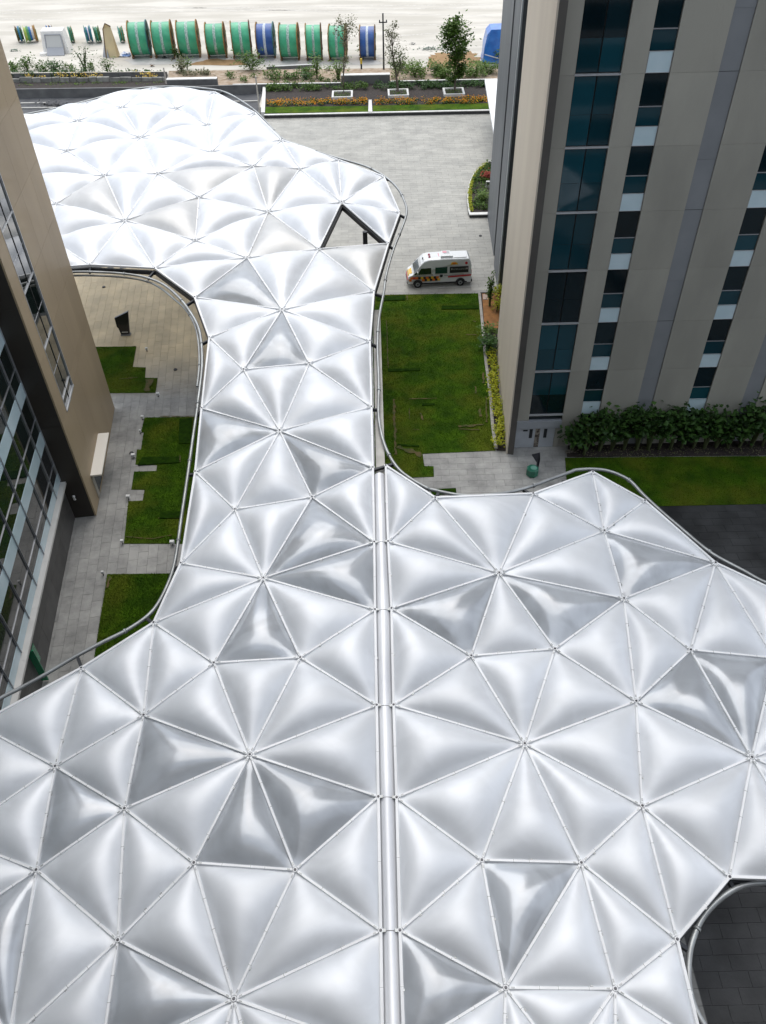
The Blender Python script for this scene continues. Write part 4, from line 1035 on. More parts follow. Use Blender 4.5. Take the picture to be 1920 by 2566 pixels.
def tree(base, ytop, label, crowns, m, n, leaf, lean=0.0, r0=.13, name='young_tree', limbs=7, seed=3, z=0.0, group=None):
    r = random.Random(seed); b = G(*base, z); H_ = height_to(b, ytop)
    t = thing(name, label, 'tree', tuple(b), 0, group)
    mb = MB(); pts = [Vector((lean*f_+.10*math.sin(f_*5+seed), .06*math.cos(f_*4+seed), H_*f_)) for f_ in (0, .15, .3, .45, .6, .75, .9)]
    pts[0] = Vector((0, 0, -.05)); mb.tube(pts, [r0, r0*.85, r0*.75, r0*.62, r0*.48, r0*.3, r0*.12], 8); mb.build('trunk', M_BARK, t, smooth=True)
    tips = []; lb_ = MB()
    for (fz, rad, cnt) in crowns:                       # fraction of height, spread, number of limbs
        for i in range(cnt):
            a = r.uniform(0, 6.28); f0 = max(.2, fz-.12); k = min(5, int(f0*6.6)); s = pts[k].lerp(pts[k+1], .5)
            e = Vector((pts[k].x+math.cos(a)*rad*r.uniform(.5, 1), math.sin(a)*rad*r.uniform(.5, 1), H_*min(1, fz+r.uniform(-.06, .08))))
            mid = s.lerp(e, .5)+Vector((0, 0, -.05*rad+.1)); lb_.tube([s, mid, e], [r0*.28, r0*.18, r0*.06], 5); tips += [(e, rad), (mid.lerp(e, .6), rad), (e, rad)]
    lb_.build('branches', M_BARK, t)
    lf = MB()
    for i in range(n):
        c, rad = r.choice(tips); g_ = rad*.24
        lf.leaf(c+Vector((r.gauss(0, g_), r.gauss(0, g_), r.gauss(0, g_*1.2))), leaf*r.uniform(.7, 1.3), .6, 0, r)
    lf.build('crown', m, t)
    return t
def square_planter(c, label):
    p = G(*c, ZB+.25); t = thing('square_planter', label, 'planter', (p.x, p.y, ZB-.04), 0, 'square tree planters in the flower bed')
    w, d, th, h = 1.45, 1.45, .26, .32
    for k, (a, b) in enumerate((((-w, -d, 0), (w, -d+th, h)), ((-w, d-th, 0), (w, d, h)), ((-w, -d+th, 0), (-w+th, d-th, h)), ((w-th, -d+th, 0), (w, d-th, h)))):
        mb = MB(); mb.box(a, b); mb.build('rim_side', M_WHITE, t)
    mb = MB(); mb.box((-w+th, -d+th, 0), (w-th, d-th, .14)); mb.build('soil', M_SOIL, t)
    lf = MB(); r = random.Random(int(c[0]))
    for i in range(160): lf.leaf((r.uniform(-1.1, 1.1), r.uniform(-1.1, 1.1), .14+r.uniform(0, .12)), .16, .8, 0, r)
    lf.build('ground_plants', LBR, t)
    return p
for c, lb_ in ((Z4(610, 556), 'white square planter around the thin bare tree, left of three'), (Z4(941, 546), 'white square planter around the leaning middle tree'),
               (Z4(1270, 539), 'white square planter around the dense green tree')):
    square_planter(c, lb_)
tree(Z4(620, 560), 92/2.364, 'thin tree with a sparse brownish crown in the left planter', [(.72, .9, 4), (.84, 1.5, 7), (.93, 1.3, 7), (.42, .8, 3)], LSP, 900, .22, .5, .13, seed=4, z=ZB)
tree(Z4(941, 552), 140/2.364, 'leaning tree with thin upper twigs in the middle planter', [(.40, 1.0, 5), (.52, 1.7, 6), (.68, 1.1, 5), (.86, .9, 6), (.95, .8, 4)], LSP, 850, .22, -1.0, .15, seed=8, z=ZB)
tree(Z4(930, 552), 300/2.364, 'small green shrub growing beside the leaning tree trunk', [(.7, .7, 5), (.9, 1.0, 6)], LG, 260, .24, .1, .06, name='small_tree', seed=9, z=ZB)
tree(Z4(1276, 540), 128/2.364, 'dense dark green tree in the right planter', [(.22, 1.0, 6), (.38, 1.15, 7), (.5, .9, 6), (.62, 1.5, 9), (.76, 2.0, 12), (.90, 1.7, 10), (.97, 1.0, 5)], LG, 3600, .36, -.2, .17, seed=12, z=ZB)
# marigolds, hedges
def scatter_px(name, poly, z, n, m, size, hgt, label, cat, clumps=0, seed=1, up=.8, kind='stuff'):
    r = random.Random(seed); W_ = [G(x, y, z) for x, y in poly]; P = [(p.x, p.y) for p in W_]
    xs = [p[0] for p in P]; ys = [p[1] for p in P]; mb = MB(); c = 0
    cl = []
    for i in range(clumps):
        while True:
            q = (r.uniform(min(xs), max(xs)), r.uniform(min(ys), max(ys)))
            if in_poly(q, P): break
        cl.append((q, r.uniform(.5, 1.2)))
    g = 0
    while c < n and g < n*30:
        g += 1
        if cl:
            (qx, qy), s = r.choice(cl); x, y = qx+r.gauss(0, .30), qy+r.gauss(0, .25); hh = hgt*s
        else: x, y, hh = r.uniform(min(xs), max(xs)), r.uniform(min(ys), max(ys)), hgt
        if not in_poly((x, y), P): continue
        mb.leaf((x, y, z+hh*r.uniform(.1, 1)), size*r.uniform(.7, 1.3), up, 0, r); c += 1
    o = mb.build(name, m); tag(o, label, cat, kind=kind); return o
for k, (xa, xb) in enumerate(((160, 760), (792, 1475))):
    sd_ = 'left' if k == 0 else 'right'; dy = -8*k
    for mm_, hh, nn2, sz, lb2, c2 in ((LDK, .35, 1500, .20, 'dark foliage under the marigolds, %s half of the bed' % sd_, 70), (LOR, .55, 1500, .15, 'orange and yellow marigold flowers, %s half of the bed' % sd_, 80)):
        scatter_px('marigolds' if mm_ is LOR else 'marigold_foliage', [Z4(xa, 600+dy), Z4(xb, 592+dy), Z4(xb, 622+dy), Z4(xa, 632+dy)], ZB, nn2, mm_, sz, hh, lb2, 'flowers', c2, 5+k)
    scatter_px('hedge', [Z4(xa, 508+dy), Z4(xb, 502+dy), Z4(xb, 532+dy), Z4(xa, 544+dy)], ZB, 2600, LG if k == 0 else LDK, .24, .65, 'low green hedge at the back of the %s half of the bed' % sd_, 'hedge', 60, 9+k)
scatter_px('hedge', [Z3(40, 442), Z3(980, 432), Z3(980, 450), Z3(60, 466)], .35, 2400, LDK, .25, .7, 'dark green hedge along the left terrace', 'hedge', 60, 21)
scatter_px('yellow_flowers', [Z3(90, 462), Z3(950, 455), Z3(950, 472), Z3(90, 474)], .35, 340, LPK, .22, .8, 'yellow flowers dotted along the left terrace', 'flowers', 20, 22)
scatter_px('ground_cover', [Z3(80, 505), Z3(975, 500), Z3(975, 514), Z3(80, 524)], .0, 1300, LBR, .2, .5, 'ragged green weeds at the foot of the stone wall', 'weeds', 45, 23)
scatter_px('ground_cover', [Z3(1290, 440), Z4(600, 410), Z4(600, 488), Z3(1290, 500)], .30, 1500, LG, .24, .8, 'low mixed plants between the two wall blocks', 'weeds', 30, 24)
scatter_px('ground_cover', [Z4(880, 400), Z4(1540, 380), Z4(1540, 465), Z4(900, 475)], .30, 3200, LBR, .26, 1.1, 'green weeds and seedlings behind the right half of the bed', 'weeds', 46, 25)
scatter_px('ground_cover', [Z3(60, 395), Z3(560, 400), Z3(560, 428), Z3(60, 432)], .0, 1300, LG, .24, 1.0, 'grey green bushes behind the left terrace hedge', 'weeds', 22, 26)
scatter_px('ground_cover', [Z3(1000, 430), Z3(1280, 425), Z3(1280, 450), Z3(1000, 455)], .3, 500, LSP, .24, .6, 'sparse plants behind the left wall block', 'weeds', 22, 27)
gS = 'young plants along the yard edge'
sl = [(Z3(165, 425), 345, 2.6, 340, LG, 'spreading green shrub at the left end of the yard edge'), (Z3(330, 432), 358, 2.4, 330, LDK, 'dark fan shaped shrub below the white shelter'),
      (Z3(512, 440), 268, 3.6, 150, LDK, 'open branched sapling with big dark leaves below the standing reels'), (Z3(648, 440), 348, 2.4, 200, LG, 'leafy sapling below the leaning board'),
      (Z3(1060, 355), 278, 1.6, 170, LDK, 'dark bushy plant before the second green drum'), (Z3(1078, 440), 340, 2.2, 240, LSP, 'greyish feathery plant before the third drum'),
      (Z3(1112, 412), 352, 1.3, 120, LBR, 'small bright plant right of the feathery one'), (Z3(1490, 425), 322, 3.6, 700, LG, 'round bushy shrub before the fifth green drum'),
      (Z4(462, 480), 335, 1.9, 240, LBR, 'tall light green plant before the seventh drum'), (Z4(585, 485), 318, 2.6, 210, LBR, 'pale green sapling left of the thin planter tree'),
      (Z4(735, 340), 270, 2.6, 240, LBR, 'loose green plant before the last blue drum'), (Z4(1040, 470), 365, 2.4, 300, LBR, 'light green shrub between the middle and right trees'),
      (Z4(1160, 455), 370, 1.6, 200, LG, 'narrow green shrub left of the dense tree'), (Z4(1400, 470), 365, 3.0, 330, LBR, 'loose bright shrub right of the dense tree'),
      (Z4(1478, 445), 370, 2.6, 380, LG, 'rounded shrub below the blue tank'), (Z4(1535, 375), 285, 2.0, 240, LBR, 'spiky bright plant in front of the blue tank'),
      (Z4(210, 480), 425, 2.0, 160, LG, 'small green bush right of the pale post'), (Z4(300, 478), 420, 2.4, 200, LG, 'pair of low bushes behind the left coping'), (Z4(395, 480), 425, 2.0, 170, LDK, 'dark low bush left of the seventh drum plant')]
for i, (b_, yt, w, n, m, l) in enumerate(sl):
    p = G(*b_, 0); hh = height_to(p, yt/2.364)
    plant('shrub', p, l, 'shrub', gS, h=hh, w=w, n=n, leaf=.30, m=m, stems=6, seed=40+i)
# shrubs against the tower: big leaves, dark
xs_ = [660, 730, 800, 860, 925, 985, 1045, 1100, 1160, 1215, 1275, 1330, 1390, 1450, 1510, 1570, 1630, 1690, 1750]
hs = [1.6, 1.7, 2.3, 2.0, 2.5, 2.7, 2.2, 2.6, 2.3, 2.0, 1.9, 2.2, 2.3, 2.1, 2.6, 2.3, 2.0, 2.2, 2.1]
names = ['leftmost', 'second', 'third', 'fourth', 'fifth', 'sixth', 'seventh', 'eighth', 'ninth', 'tenth', 'eleventh', 'twelfth', 'thirteenth', 'fourteenth', 'fifteenth', 'sixteenth', 'seventeenth', 'eighteenth', 'nineteenth']
for i, (x, h_) in enumerate(zip(xs_, hs)):
    p = G(*Z2(x, 1040), 0); p.y = YF-rnd.uniform(.6, .8)
    plant('big_leaved_shrub', p, 'big leaved dark shrub at the tower foot, %s from the left' % names[i], 'shrub', 'big leaved shrubs at the tower foot', h=(h_+.75)*rnd.uniform(.82, 1.15), w=rnd.uniform(1.0, 1.9), n=rnd.randint(170, 330), leaf=.36, m=LBIG, stems=9, seed=70+i, z=.05, droop=.7, low=.5)
plant('shrub', G(*Z2(676, 905), 0)+Vector((0, -4.2, 0)), 'thin lone sprig above the shrubs by the service door', 'shrub', h=3.4, w=.5, n=40, leaf=.2, m=LG, stems=3, seed=99)
scatter_px('leaf_litter', [Z2(*p) for p in ((680, 1050), (1655, 1040), (1655, 1088), (700, 1098))], .06, 500, LSP, .10, .05, 'fallen leaves on the dark soil of the tower bed', 'leaves', 0, 33, .2)
# yellow shrubs beside the kerb
for i in range(13):
    t_ = i/12; y = 800+t_*760; x = 1146+t_*76+rnd.uniform(-5, 5)
    plant('yellow_shrub', Z8(x, y+28), 'yellow green shrub in the narrow bed, %s from the far end' % names[i].replace('leftmost', 'first'), 'shrub', 'yellow shrubs beside the beige pier', h=.8, w=.75, n=110, leaf=.17, m=LYL, stems=6, seed=130+i, z=.06)
plant('green_shrub', Z8(1135, 660), 'light green shrub just before the orange soil', 'shrub', h=1.5, w=1.3, n=260, leaf=.22, m=LBR, stems=6, seed=160, z=.06)
plant('green_shrub', Z8(1140, 765), 'dark green shrub behind the first yellow one', 'shrub', h=1.5, w=1.5, n=360, leaf=.22, m=LDK, stems=6, seed=161, z=.06)
plant('green_shrub', Z8(1190, 420), 'orange and green shrub against the far end of the pier', 'shrub', h=1.3, w=1.0, n=200, leaf=.18, m=LYL, stems=5, seed=162, z=.06)
plant('conifer', Z8(1130, 372), 'slim upright conifer at the far corner of the narrow bed', 'tree', h=3.0, w=.45, n=260, leaf=.2, m=LG, stems=5, seed=163, z=.06)
plant('green_shrub', Z8(1200, 300), 'yellow tipped shrub at the far end of the narrow bed', 'shrub', h=1.0, w=1.1, n=180, leaf=.2, m=LYL, stems=5, seed=164, z=.06)
slab_px('inspection_cover', [Z8(1070, 268), Z8(1112, 266), Z8(1116, 310), Z8(1074, 312)], .0, .16, mat('pinkish_slab', (.45, .34, .28), .8), 'small pinkish slab in the orange soil', 'slab')
# round planter planting
hedge_px = [(1240, 404), (1222, 410), (1206, 421), (1192, 437), (1185, 455), (1181, 480), (1181, 505), (1184, 525), (1250, 528), (1250, 405)]
scatter_px('hedge', hedge_px, .3, 2200, LG, .20, .5, 'green hedge filling the rounded planter', 'hedge', 50, 41)
edge_px = [(1174, 480), (1180, 455), (1190, 435), (1205, 419), (1222, 408), (1223, 413), (1208, 424), (1195, 440), (1186, 458), (1181, 482), (1182, 505), (1187, 530), (1179, 532), (1174, 508)]
scatter_px('edging_plants', edge_px, .3, 900, LYL, .15, .3, 'yellow brown edging plants round the planter', 'flowers', 0, 42)
plant('red_shrub', (1220, 452), 'red leaved shrub in the rounded planter', 'shrub', h=1.1, w=1.1, n=240, leaf=.2, m=LRD, stems=5, seed=170, z=.3)
plant('green_shrub', (1205, 505), 'bright green shrub at the near end of the rounded planter', 'shrub', h=1.0, w=1.4, n=300, leaf=.22, m=LBR, stems=5, seed=171, z=.3)
p = G(1222, 470, .3); t = thing('planter_marker', 'small white box marker in the rounded planter', 'sign', tuple(p))
mb = MB(); mb.box((-.2, -.12, 0), (.2, .12, .7)); mb.build('marker_body', M_WHITE, t)
mb = MB(); mb.box((-.16, -.13, .35), (.16, -.121, .62)); mb.build('marker_face', M_CAP, t)

# ================================================================== THINGS
# ---- cable drums
M_WOODF = mat('drum_wood', (.34, .20, .06), .8, 0, (.24, .13, .04), 2.5, 6, bump=.4)
M_WOODD = mat('drum_wood_dark', (.16, .09, .04), .85, 0, (.10, .06, .03), 2.5, 6)
M_TEAL = mat('drum_teal', (.02, .14, .14), .6)
M_WRG = mat('green_wrap', (.06, .42, .22), .45, 0, (.04, .33, .17), 1.2, 6, bump=.4, bscale=3, coat=.2, rand=('object', .9, 1.1))
M_WRB = mat('blue_wrap', (.025, .10, .34), .45, 0, (.02, .075, .26), 1.2, 6, bump=.4, bscale=3, coat=.2)
M_BAND = mat('printed_band', (.40, .52, .45), .6, 0, (.20, .30, .26), 3.2, 10, lo=.42, hi=.58)
M_BANDW = mat('white_band', (.60, .66, .70), .6, 0, (.40, .44, .50), 3.2, 8)
def disc(mb, x0, x1, r0, r1, k=28, ri=0.0):
    mb.tube([(x0, 0, 0), (x1, 0, 0)], [r0, r1], k)
def drum(xl, xr, yt, yb, wrap, label, flr=M_WOODF):
    ym = (yt+yb)/2; R_ = 2.5
    for _ in range(4):
        c = G((xl+xr)/2, ym, R_); sc = -(RT @ (c-CAM)).z; R_ = (yb-yt)/2*sc/FPX*(.97)
    w = (xr-xl)*sc/FPX-R_*.28
    t = thing('cable_drum', label, 'cable drum', (c.x, c.y, R_), -max(-.1, (.12 if flr is not M_WOODD else .05)-abs(c.x)/c.y), 'cable drums standing in a row on the sand')
    for sgn, m in ((-1, M_WOODF), (1, flr)):
        mb = MB(); x0 = sgn*w/2; K_ = 36; th = .11
        mb.tube([(x0-th/2, 0, 0), (x0+th/2, 0, 0)], R_, K_)
        fl = mb.build('flange', m, t)
        mb = MB(); xo = x0+sgn*(th/2+.03)
        mb.tube([(x0+sgn*th/2, 0, 0), (xo+sgn*.04, 0, 0)], [.42, .38], 14); mb.build('hub', M_STEEL, fl)
        for k in range(6):
            a = k*math.pi/3+.3; mb = MB(); e = Vector((0, math.cos(a), math.sin(a))); pz = Vector((0, -math.sin(a), math.cos(a)))*.10
            v = []
            for rr in (.4, R_*.93):
                for q in (pz, -pz):
                    for dx in (th/2, th/2+.06): b_ = e*rr+q; v.append((x0+sgn*dx, b_.y, b_.z))
            mb.add(v, [(0, 2, 3, 1), (4, 5, 7, 6), (0, 1, 5, 4), (2, 6, 7, 3), (1, 3, 7, 5)])
            mb.build('spoke', M_WOODD if k % 2 else mat('green_spoke', (.06, .16, .06), .7), fl)
    mb = MB(); mb.tube([(-w/2+.06, 0, 0), (w/2-.06, 0, 0)], R_*.885, 36, cap=False); mb.build('cable_wrap', wrap, t, smooth=True)
    mb = MB(); mb.tube([(-w*.075, 0, 0), (w*.075, 0, 0)], R_*.885+.012, 36, cap=False); mb.build('label_band', M_BANDW if wrap is M_WRB else M_BAND, t, smooth=True)
    for s in (-1, 1):
        mb = MB(); mb.prism([(s*w/2-.15, -R_*.5), (s*w/2+.15, -R_*.5), (s*w/2+.15, -R_*.5+.4), (s*w/2-.15, -R_*.5+.4)], -R_, -R_+.35); mb.build('chock', M_WOODD, t)
    return t
S5 = 5.172
def t5(x): return 300+x/S5
def t6(x): return 620+x/S5
dl = [(t5(113), t5(400), 55, 138, M_WRG, 'first drum from the left, green wrap with a dark teal side', M_TEAL), (t5(415), t5(712), 54.5, 137, M_WRG, 'second drum from the left, green wrap with wooden rim', M_WOODF),
      (t5(738), t5(1045), 54, 137, M_WRG, 'third drum from the left, green wrap with a green spoked side', M_WOODF), (t5(1107), t5(1390), 59, 138, M_WRG, 'fourth drum from the left, green with a torn cable end', M_WOODF),
      (t5(1432), t6(66), 55.5, 138, M_WRG, 'fifth drum from the left, green wrap touching the blue one', M_WOODD), (t6(104), t6(374), 59, 138.5, M_WRB, 'dull blue drum in the middle of the green row', M_TEAL),
      (t6(402), t6(690), 61, 143.5, M_WRG, 'seventh drum, light green right of the dull blue one', M_WOODF), (t6(737), t6(987), 62, 143.5, M_WRG, 'eighth drum, green with hardly any side showing', M_WOODD),
      (t6(1040), t6(1305), 64, 145, M_WRG, 'ninth drum, green behind the thin planter tree', M_WOODF), (t6(1435), 945, 66, 143, M_WRB, 'bright blue drum at the right end of the row', M_WOODD)]
for d in dl: drum(*d)
# ---- small upright reels with coloured hose
def small_reel(xc, yt, yb, wpx, cols, label):
    c = G(xc, (yt+yb)/2, 1.2); sc = -(RT @ (c-CAM)).z; R_ = (yb-yt)/2*sc/FPX; c = G(xc, (yt+yb)/2, R_); w = wpx*sc/FPX
    t = thing('small_reel', label, 'cable reel', (c.x, c.y, R_), .35, 'small cable reels left of the big drums')
    r = random.Random(int(xc))
    for s in (-1, 1):
        mb = MB(); mb.tube([(s*w/2-.03, 0, 0), (s*w/2+.03, 0, 0)], R_, 20); mb.build('flange', cols[0] if s < 0 else cols[-1], t)
        for k in range(3):
            a = k*2.09+r.random(); mb = MB(); mb.tube([(s*w/2+s*.05, 0, 0), (s*w/2+s*.05, math.cos(a)*R_*.9, math.sin(a)*R_*.9)], .07, 5); mb.build('spoke', cols[1], t)
    for k in range(5):
        x0 = -w/2+.03+(w-.06)*k/5; mb = MB(); mb.tube([(x0, 0, 0), (x0+(w-.06)/5, 0, 0)], R_*r.uniform(.7, .93), 16); mb.build('hose_coil', cols[k % len(cols)], t)
cG = mat('hose_green', (.05, .22, .08), .5); cB = mat('hose_blue', (.02, .12, .32), .5); cY = mat('hose_lime', (.40, .50, .10), .6); cW = mat('hose_white', (.65, .63, .60), .6); cT = mat('hose_teal', (.02, .20, .16), .5)
s4 = lambda x: x/S5
small_reel(s4(252), 40+s4(135), 40+s4(325), s4(70), [M_WOODD, cG, cB, cT], 'leftmost small reel with green and blue hose')
small_reel(s4(395), 40+s4(130), 40+s4(325), s4(140), [cY, cG, cB, cW, M_WOODF], 'wide small reel with lime and blue hose, second from the left')
small_reel(s4(640), 40+s4(120), 40+s4(215), s4(70), [cB, cW, M_WOODD], 'low blue and white reel behind the white shelter')
small_reel(s4(922), 40+s4(142), 40+s4(328), s4(40), [cT, cG, M_WOODF], 'narrow teal reel right of the white shelter')
small_reel(s4(1145), 40+s4(132), 40+s4(332), s4(70), [cT, cB, cW, cB], 'blue grey reel, left one of the close pair')
small_reel(s4(1262), 40+s4(140), 40+s4(330), s4(60), [cG, cT, cG, M_WOODD], 'green reel, right one of the close pair')
small_reel(s4(1572), 40+s4(142), 40+s4(328), s4(50), [cT, cG, M_WOODF], 'small teal reel beside the first big green drum')
# ---- white shelter
M_WSH = mat('white_shell', (.74, .72, .68), .6, 0, (.66, .64, .60), 1.2)
M_GSH = mat('grey_board', (.30, .31, .33), .6)
b0, b1 = G(s4(600), 40+s4(470), 0), G(s4(900), 40+s4(470), 0)
t = thing('white_shelter', 'white box shelter with a grey panel, left of the reels', 'shelter', tuple((b0+b1)/2))
w = (b1-b0).length/2
mb = MB()
mb.add([(-w, -1, 0), (w*1.15, -1, 0), (w*1.15, 1.4, 0), (-w, 1.4, 0), (-w*.95, -.2, 3.1), (w*.85, -.2, 3.1), (w*.85, 1.4, 3.3), (-w*.95, 1.4, 3.3)], [(0, 3, 2, 1), (4, 5, 6, 7), (0, 1, 5, 4), (1, 2, 6, 5), (2, 3, 7, 6), (3, 0, 4, 7)])
mb.build('shell', M_WSH, t)
mb = MB(); mb.add([(-w*.62, -.98, .9), (w*.72, -.98, .9), (w*.62, -.42, 2.6), (-w*.62, -.42, 2.6)], [(0, 1, 2, 3)]); fr = mb.build('panel', mat('light_grey_board', (.48, .48, .46), .6), t)
for a_, b_ in (((-w*.66, -1.0, .85), (-w*.64, -.44, 2.65)), ((w*.76, -1.0, .85), (w*.66, -.44, 2.65)), ((-w*.64, -.44, 2.65), (w*.66, -.44, 2.65))):
    mb = MB(); mb.tube([a_, b_], .09, 6); mb.build('panel_frame', M_GSH, t)
mb = MB(); mb.add([(-w*.55, -2.2, .05), (w*.85, -2.2, .05), (w*.75, -1.02, .95), (-w*.6, -1.02, .95), (-w*.55, -2.1, 0), (w*.85, -2.1, 0), (w*.75, -1.02, 0), (-w*.6, -1.02, 0)], [(0, 1, 2, 3), (4, 7, 6, 5), (0, 4, 5, 1), (1, 5, 6, 2), (3, 7, 4, 0)]); mb.build('ramp', M_GSH, t)
mb = MB(); mb.tube([(-w*.9, -1.4, .0), (-w*.9, -1.4, .35)], [.75, .7], 12); mb.build('foot', M_WSH, t)
# ---- leaning A board
b0 = G(s4(1430), 40+s4(520), 0)
t = thing('leaning_board', 'tall cream board leaning in a narrow A shape beside the drums', 'board', tuple(b0), -.35); t.scale = (.72, .8, .92)
mb = MB(); mb.add([(-.2, -1.1, 0), (2.3, -.6, 0), (2.4, .4, 0), (.1, .5, 3.4), (1.2, .7, 4.6), (.5, .0, 5.0), (-.1, -.2, 4.2)], [(0, 1, 2, 4, 5, 6), (0, 6, 3), (3, 6, 5, 4), (3, 4, 2), (0, 3, 2, 1)]); mb.build('board', mat('cream_board', (.62, .50, .28), .7, 0, (.55, .45, .27), 1.0), t)
mb = MB(); mb.add([(-1.3, -.9, 0), (.6, -1.2, 0), (-.25, -.3, 2.7), (-.5, .2, 0)], [(0, 1, 2), (0, 2, 3), (1, 3, 2), (0, 3, 1)]); mb.build('prop', M_GSH, t)
mb = MB(); mb.tube([(-.2, -1.15, 0), (-.15, -.25, 4.2), (.5, 0, 5.05), (1.3, .65, 4.5)], .09, 6); mb.build('rim', M_WOODD, t, smooth=False)
b0 = G(s4(1600), 40+s4(520), 0); t = thing('cloth_bundle', 'crumpled white and blue sheet on the sand beside the board', 'cloth', tuple(b0))
mb = MB(); r = random.Random(5); v = []; f = []
for i in range(9):
    for j in range(6): v.append(((i-4)*.32+r.gauss(0, .05), (j-2.5)*.3+r.gauss(0, .05), max(.01, .5*math.exp(-((i-5)**2+(j-3)**2)/5)+r.uniform(0, .22))))
f = [(i*6+j, (i+1)*6+j, (i+1)*6+j+1, i*6+j+1) for i in range(8) for j in range(5)]
mb.add(v, f); mb.build('sheet', mat('blue_white_sheet', (.70, .72, .76), .7, 0, (.10, .20, .42), 1.2, 6, lo=.5, hi=.6), t)
# ---- blue tank
b0 = G(Z4(1500, 362)[0], 362/2.364, 0); t = thing('blue_tank', 'big blue sheeted tank half hidden by the tower', 'tank', (b0.x+1.6, b0.y, 0))
mb = MB(); prof = [(-.2, .1), (-.05, .9), (0, 2.3), (.35, 4.0), (.9, 4.6), (5.0, 4.7), (5.4, 3.9), (5.4, .1)]
v = [(x-3.2, -1.6+.15*math.sin(i*2.), z) for i, (x, z) in enumerate(prof)]+[(x-3.0, 2.4, z*.98) for x, z in prof]; n = len(prof)
mb.add(v, [tuple(range(n))[::-1], tuple(range(n, 2*n))]+[(i, (i+1) % n, n+(i+1) % n, n+i) for i in range(n)]); mb.build('blue_sheet', mat('blue_sheet', (.03, .20, .62), .35, 0, (.02, .13, .48), .9, 5, bump=.7, bscale=1.2, coat=.4), t)
mb = MB(); mb.tube([(-3.1, -1.8, 1.4), (-1.2, -1.85, .9), (1, -1.8, .8)], .07, 6); mb.build('rope', M_WHITE, t)
mb = MB(); mb.box((-.9, -1.83, 3.1), (.2, -1.78, 3.4)); mb.build('patch', mat('dark_blue', (.01, .07, .3), .5), t)
# ---- scraps in the yard
def heap(px, w, m, label, n=60, h=.3, leaf=.35):
    b_ = G(*px, 0); t = thing('debris', label, 'debris', tuple(b_)); mb = MB(); r = random.Random(int(px[0]*7))
    for i in range(n): mb.leaf((r.gauss(0, w*.4), r.gauss(0, w*.12), r.uniform(.02, h)), leaf*r.uniform(.4, 1.3), .15, 0, r)
    mb.build('scraps', m, t)
heap((940+730/S5, 40+430/S5), 3.2, mat('scrap_grey', (.16, .19, .17), .7, 0, (.06, .14, .06), 1.0, rand=('island', .6, 1.3)), 'long heap of grey and green scraps on the sand', 110)
heap((940+490/S5, 40+368/S5), .5, M_STEEL, 'small dark scrap on the sand right of the pole', 16)
heap((s4(205), 40+455/S5), 1.1, mat('scrap_grey', (.16, .19, .17)), 'small grey scrap below the leftmost reel', 26)
heap((300+430/S5, 40+655/S5), .5, M_WOODD, 'small brown scrap on the sand behind the left terrace', 14)
heap((300+585/S5, 40+550/S5), .9, M_STEEL, 'dark scrap below the second green drum', 24)
heap((300+690/S5, 40+560/S5), .6, M_WOODD, 'brown scrap left of the dark bushy plant', 14)
t = G(620+1480/S5, 40+715/S5, 0); th_ = thing('yellow_marker', 'small yellow topped marker post under the thin tree', 'post', tuple(t))
mb = MB(); mb.tube([(0, 0, 0), (0, 0, 1.0)], .13, 8); mb.build('shaft', M_STEEL, th_); mb = MB(); mb.tube([(0, 0, 1.0), (0, 0, 1.7)], .16, 8); mb.build('top', mat('yellow_paint', (.6, .42, .04), .6), th_)
for i, (x, y, w_) in enumerate(((6, 470, 1.2), (620+20/S5, 40+810/S5, .9))):
    pass
# bits of furniture scraps left of the road
heap(Z3(320, 625), 3.4, M_STEEL, 'dark pile of metal parts beside the canopy edge at the far left', 120, .6, .4)
for k_, (xa, xb, y) in enumerate(((120, 270, 612), (110, 330, 640))):
    a_, b_ = G(*Z3(xa, y), .12), G(*Z3(xb, y-2), .12)
    mb = MB(); mb.prism([(a_.x, a_.y), (b_.x, b_.y), (b_.x, b_.y+.35), (a_.x, a_.y+.35)], -.01, .14); o = mb.build('road_kerb', M_BEAMG); tag(o, ('far' if k_ == 0 else 'near')+' pale kerb line of the service road at the far left', 'kerb')
for k_, (xa, xb, ya, yb) in enumerate(((1285, 1535, 552, 548), (1370, 1535, 602, 598))):
    a_, b_ = G(*Z3(xa, ya), .12), G(*Z3(xb, yb), .12)
    mb = MB(); mb.prism([(a_.x, a_.y), (b_.x, b_.y), (b_.x, b_.y+.3), (a_.x, a_.y+.3)], -.01, .14); o = mb.build('road_kerb', M_BEAMG); tag(o, ('far' if k_ == 0 else 'near')+' pale kerb line of the road left of the flower bed', 'kerb')

# ---- ambulance
VW = mat('van_white', (.74, .75, .74), .3, 0, coat=.6); VG = mat('van_glass', (.010, .016, .017), .05, 0, coat=.8, spec=.8)
VT = mat('van_tint', (.008, .045, .040), .08, 0, coat=.6); VB = mat('van_black', (.012, .012, .013), .5); VRED = mat('van_red', (.52, .03, .035), .4, 0, coat=.3)
VOR = mat('van_orange', (.75, .17, .02), .4, 0, coat=.3); VYE = mat('van_yellow', (.78, .48, .03), .4, 0, coat=.3); VPK = mat('van_pink', (.75, .30, .36), .5); VCH = mat('wheel_grey', (.30, .31, .32), .4, .6)
VHL = mat('headlamp', (.62, .63, .64), .15, .3, coat=.8)
wf, wr_ = G(1044.4, 708.5), G(1149.5, 703.2)
WB = (wr_-wf).length/.955; ang = math.atan2((wf-wr_).y, (wf-wr_).x)   # nose direction
van = thing('ambulance', 'white high roof ambulance with orange and yellow chequers, parked on the plaza', 'ambulance')
van.location = (wr_.x, wr_.y, 0); van.rotation_euler = (0, 0, ang); van.scale = (.955, .955, .955)   # local +x to the nose, side seen by the camera at +y
sW = 1.02; VL = WB+1.98; x_r = -1.02; x_n = VL-1.02
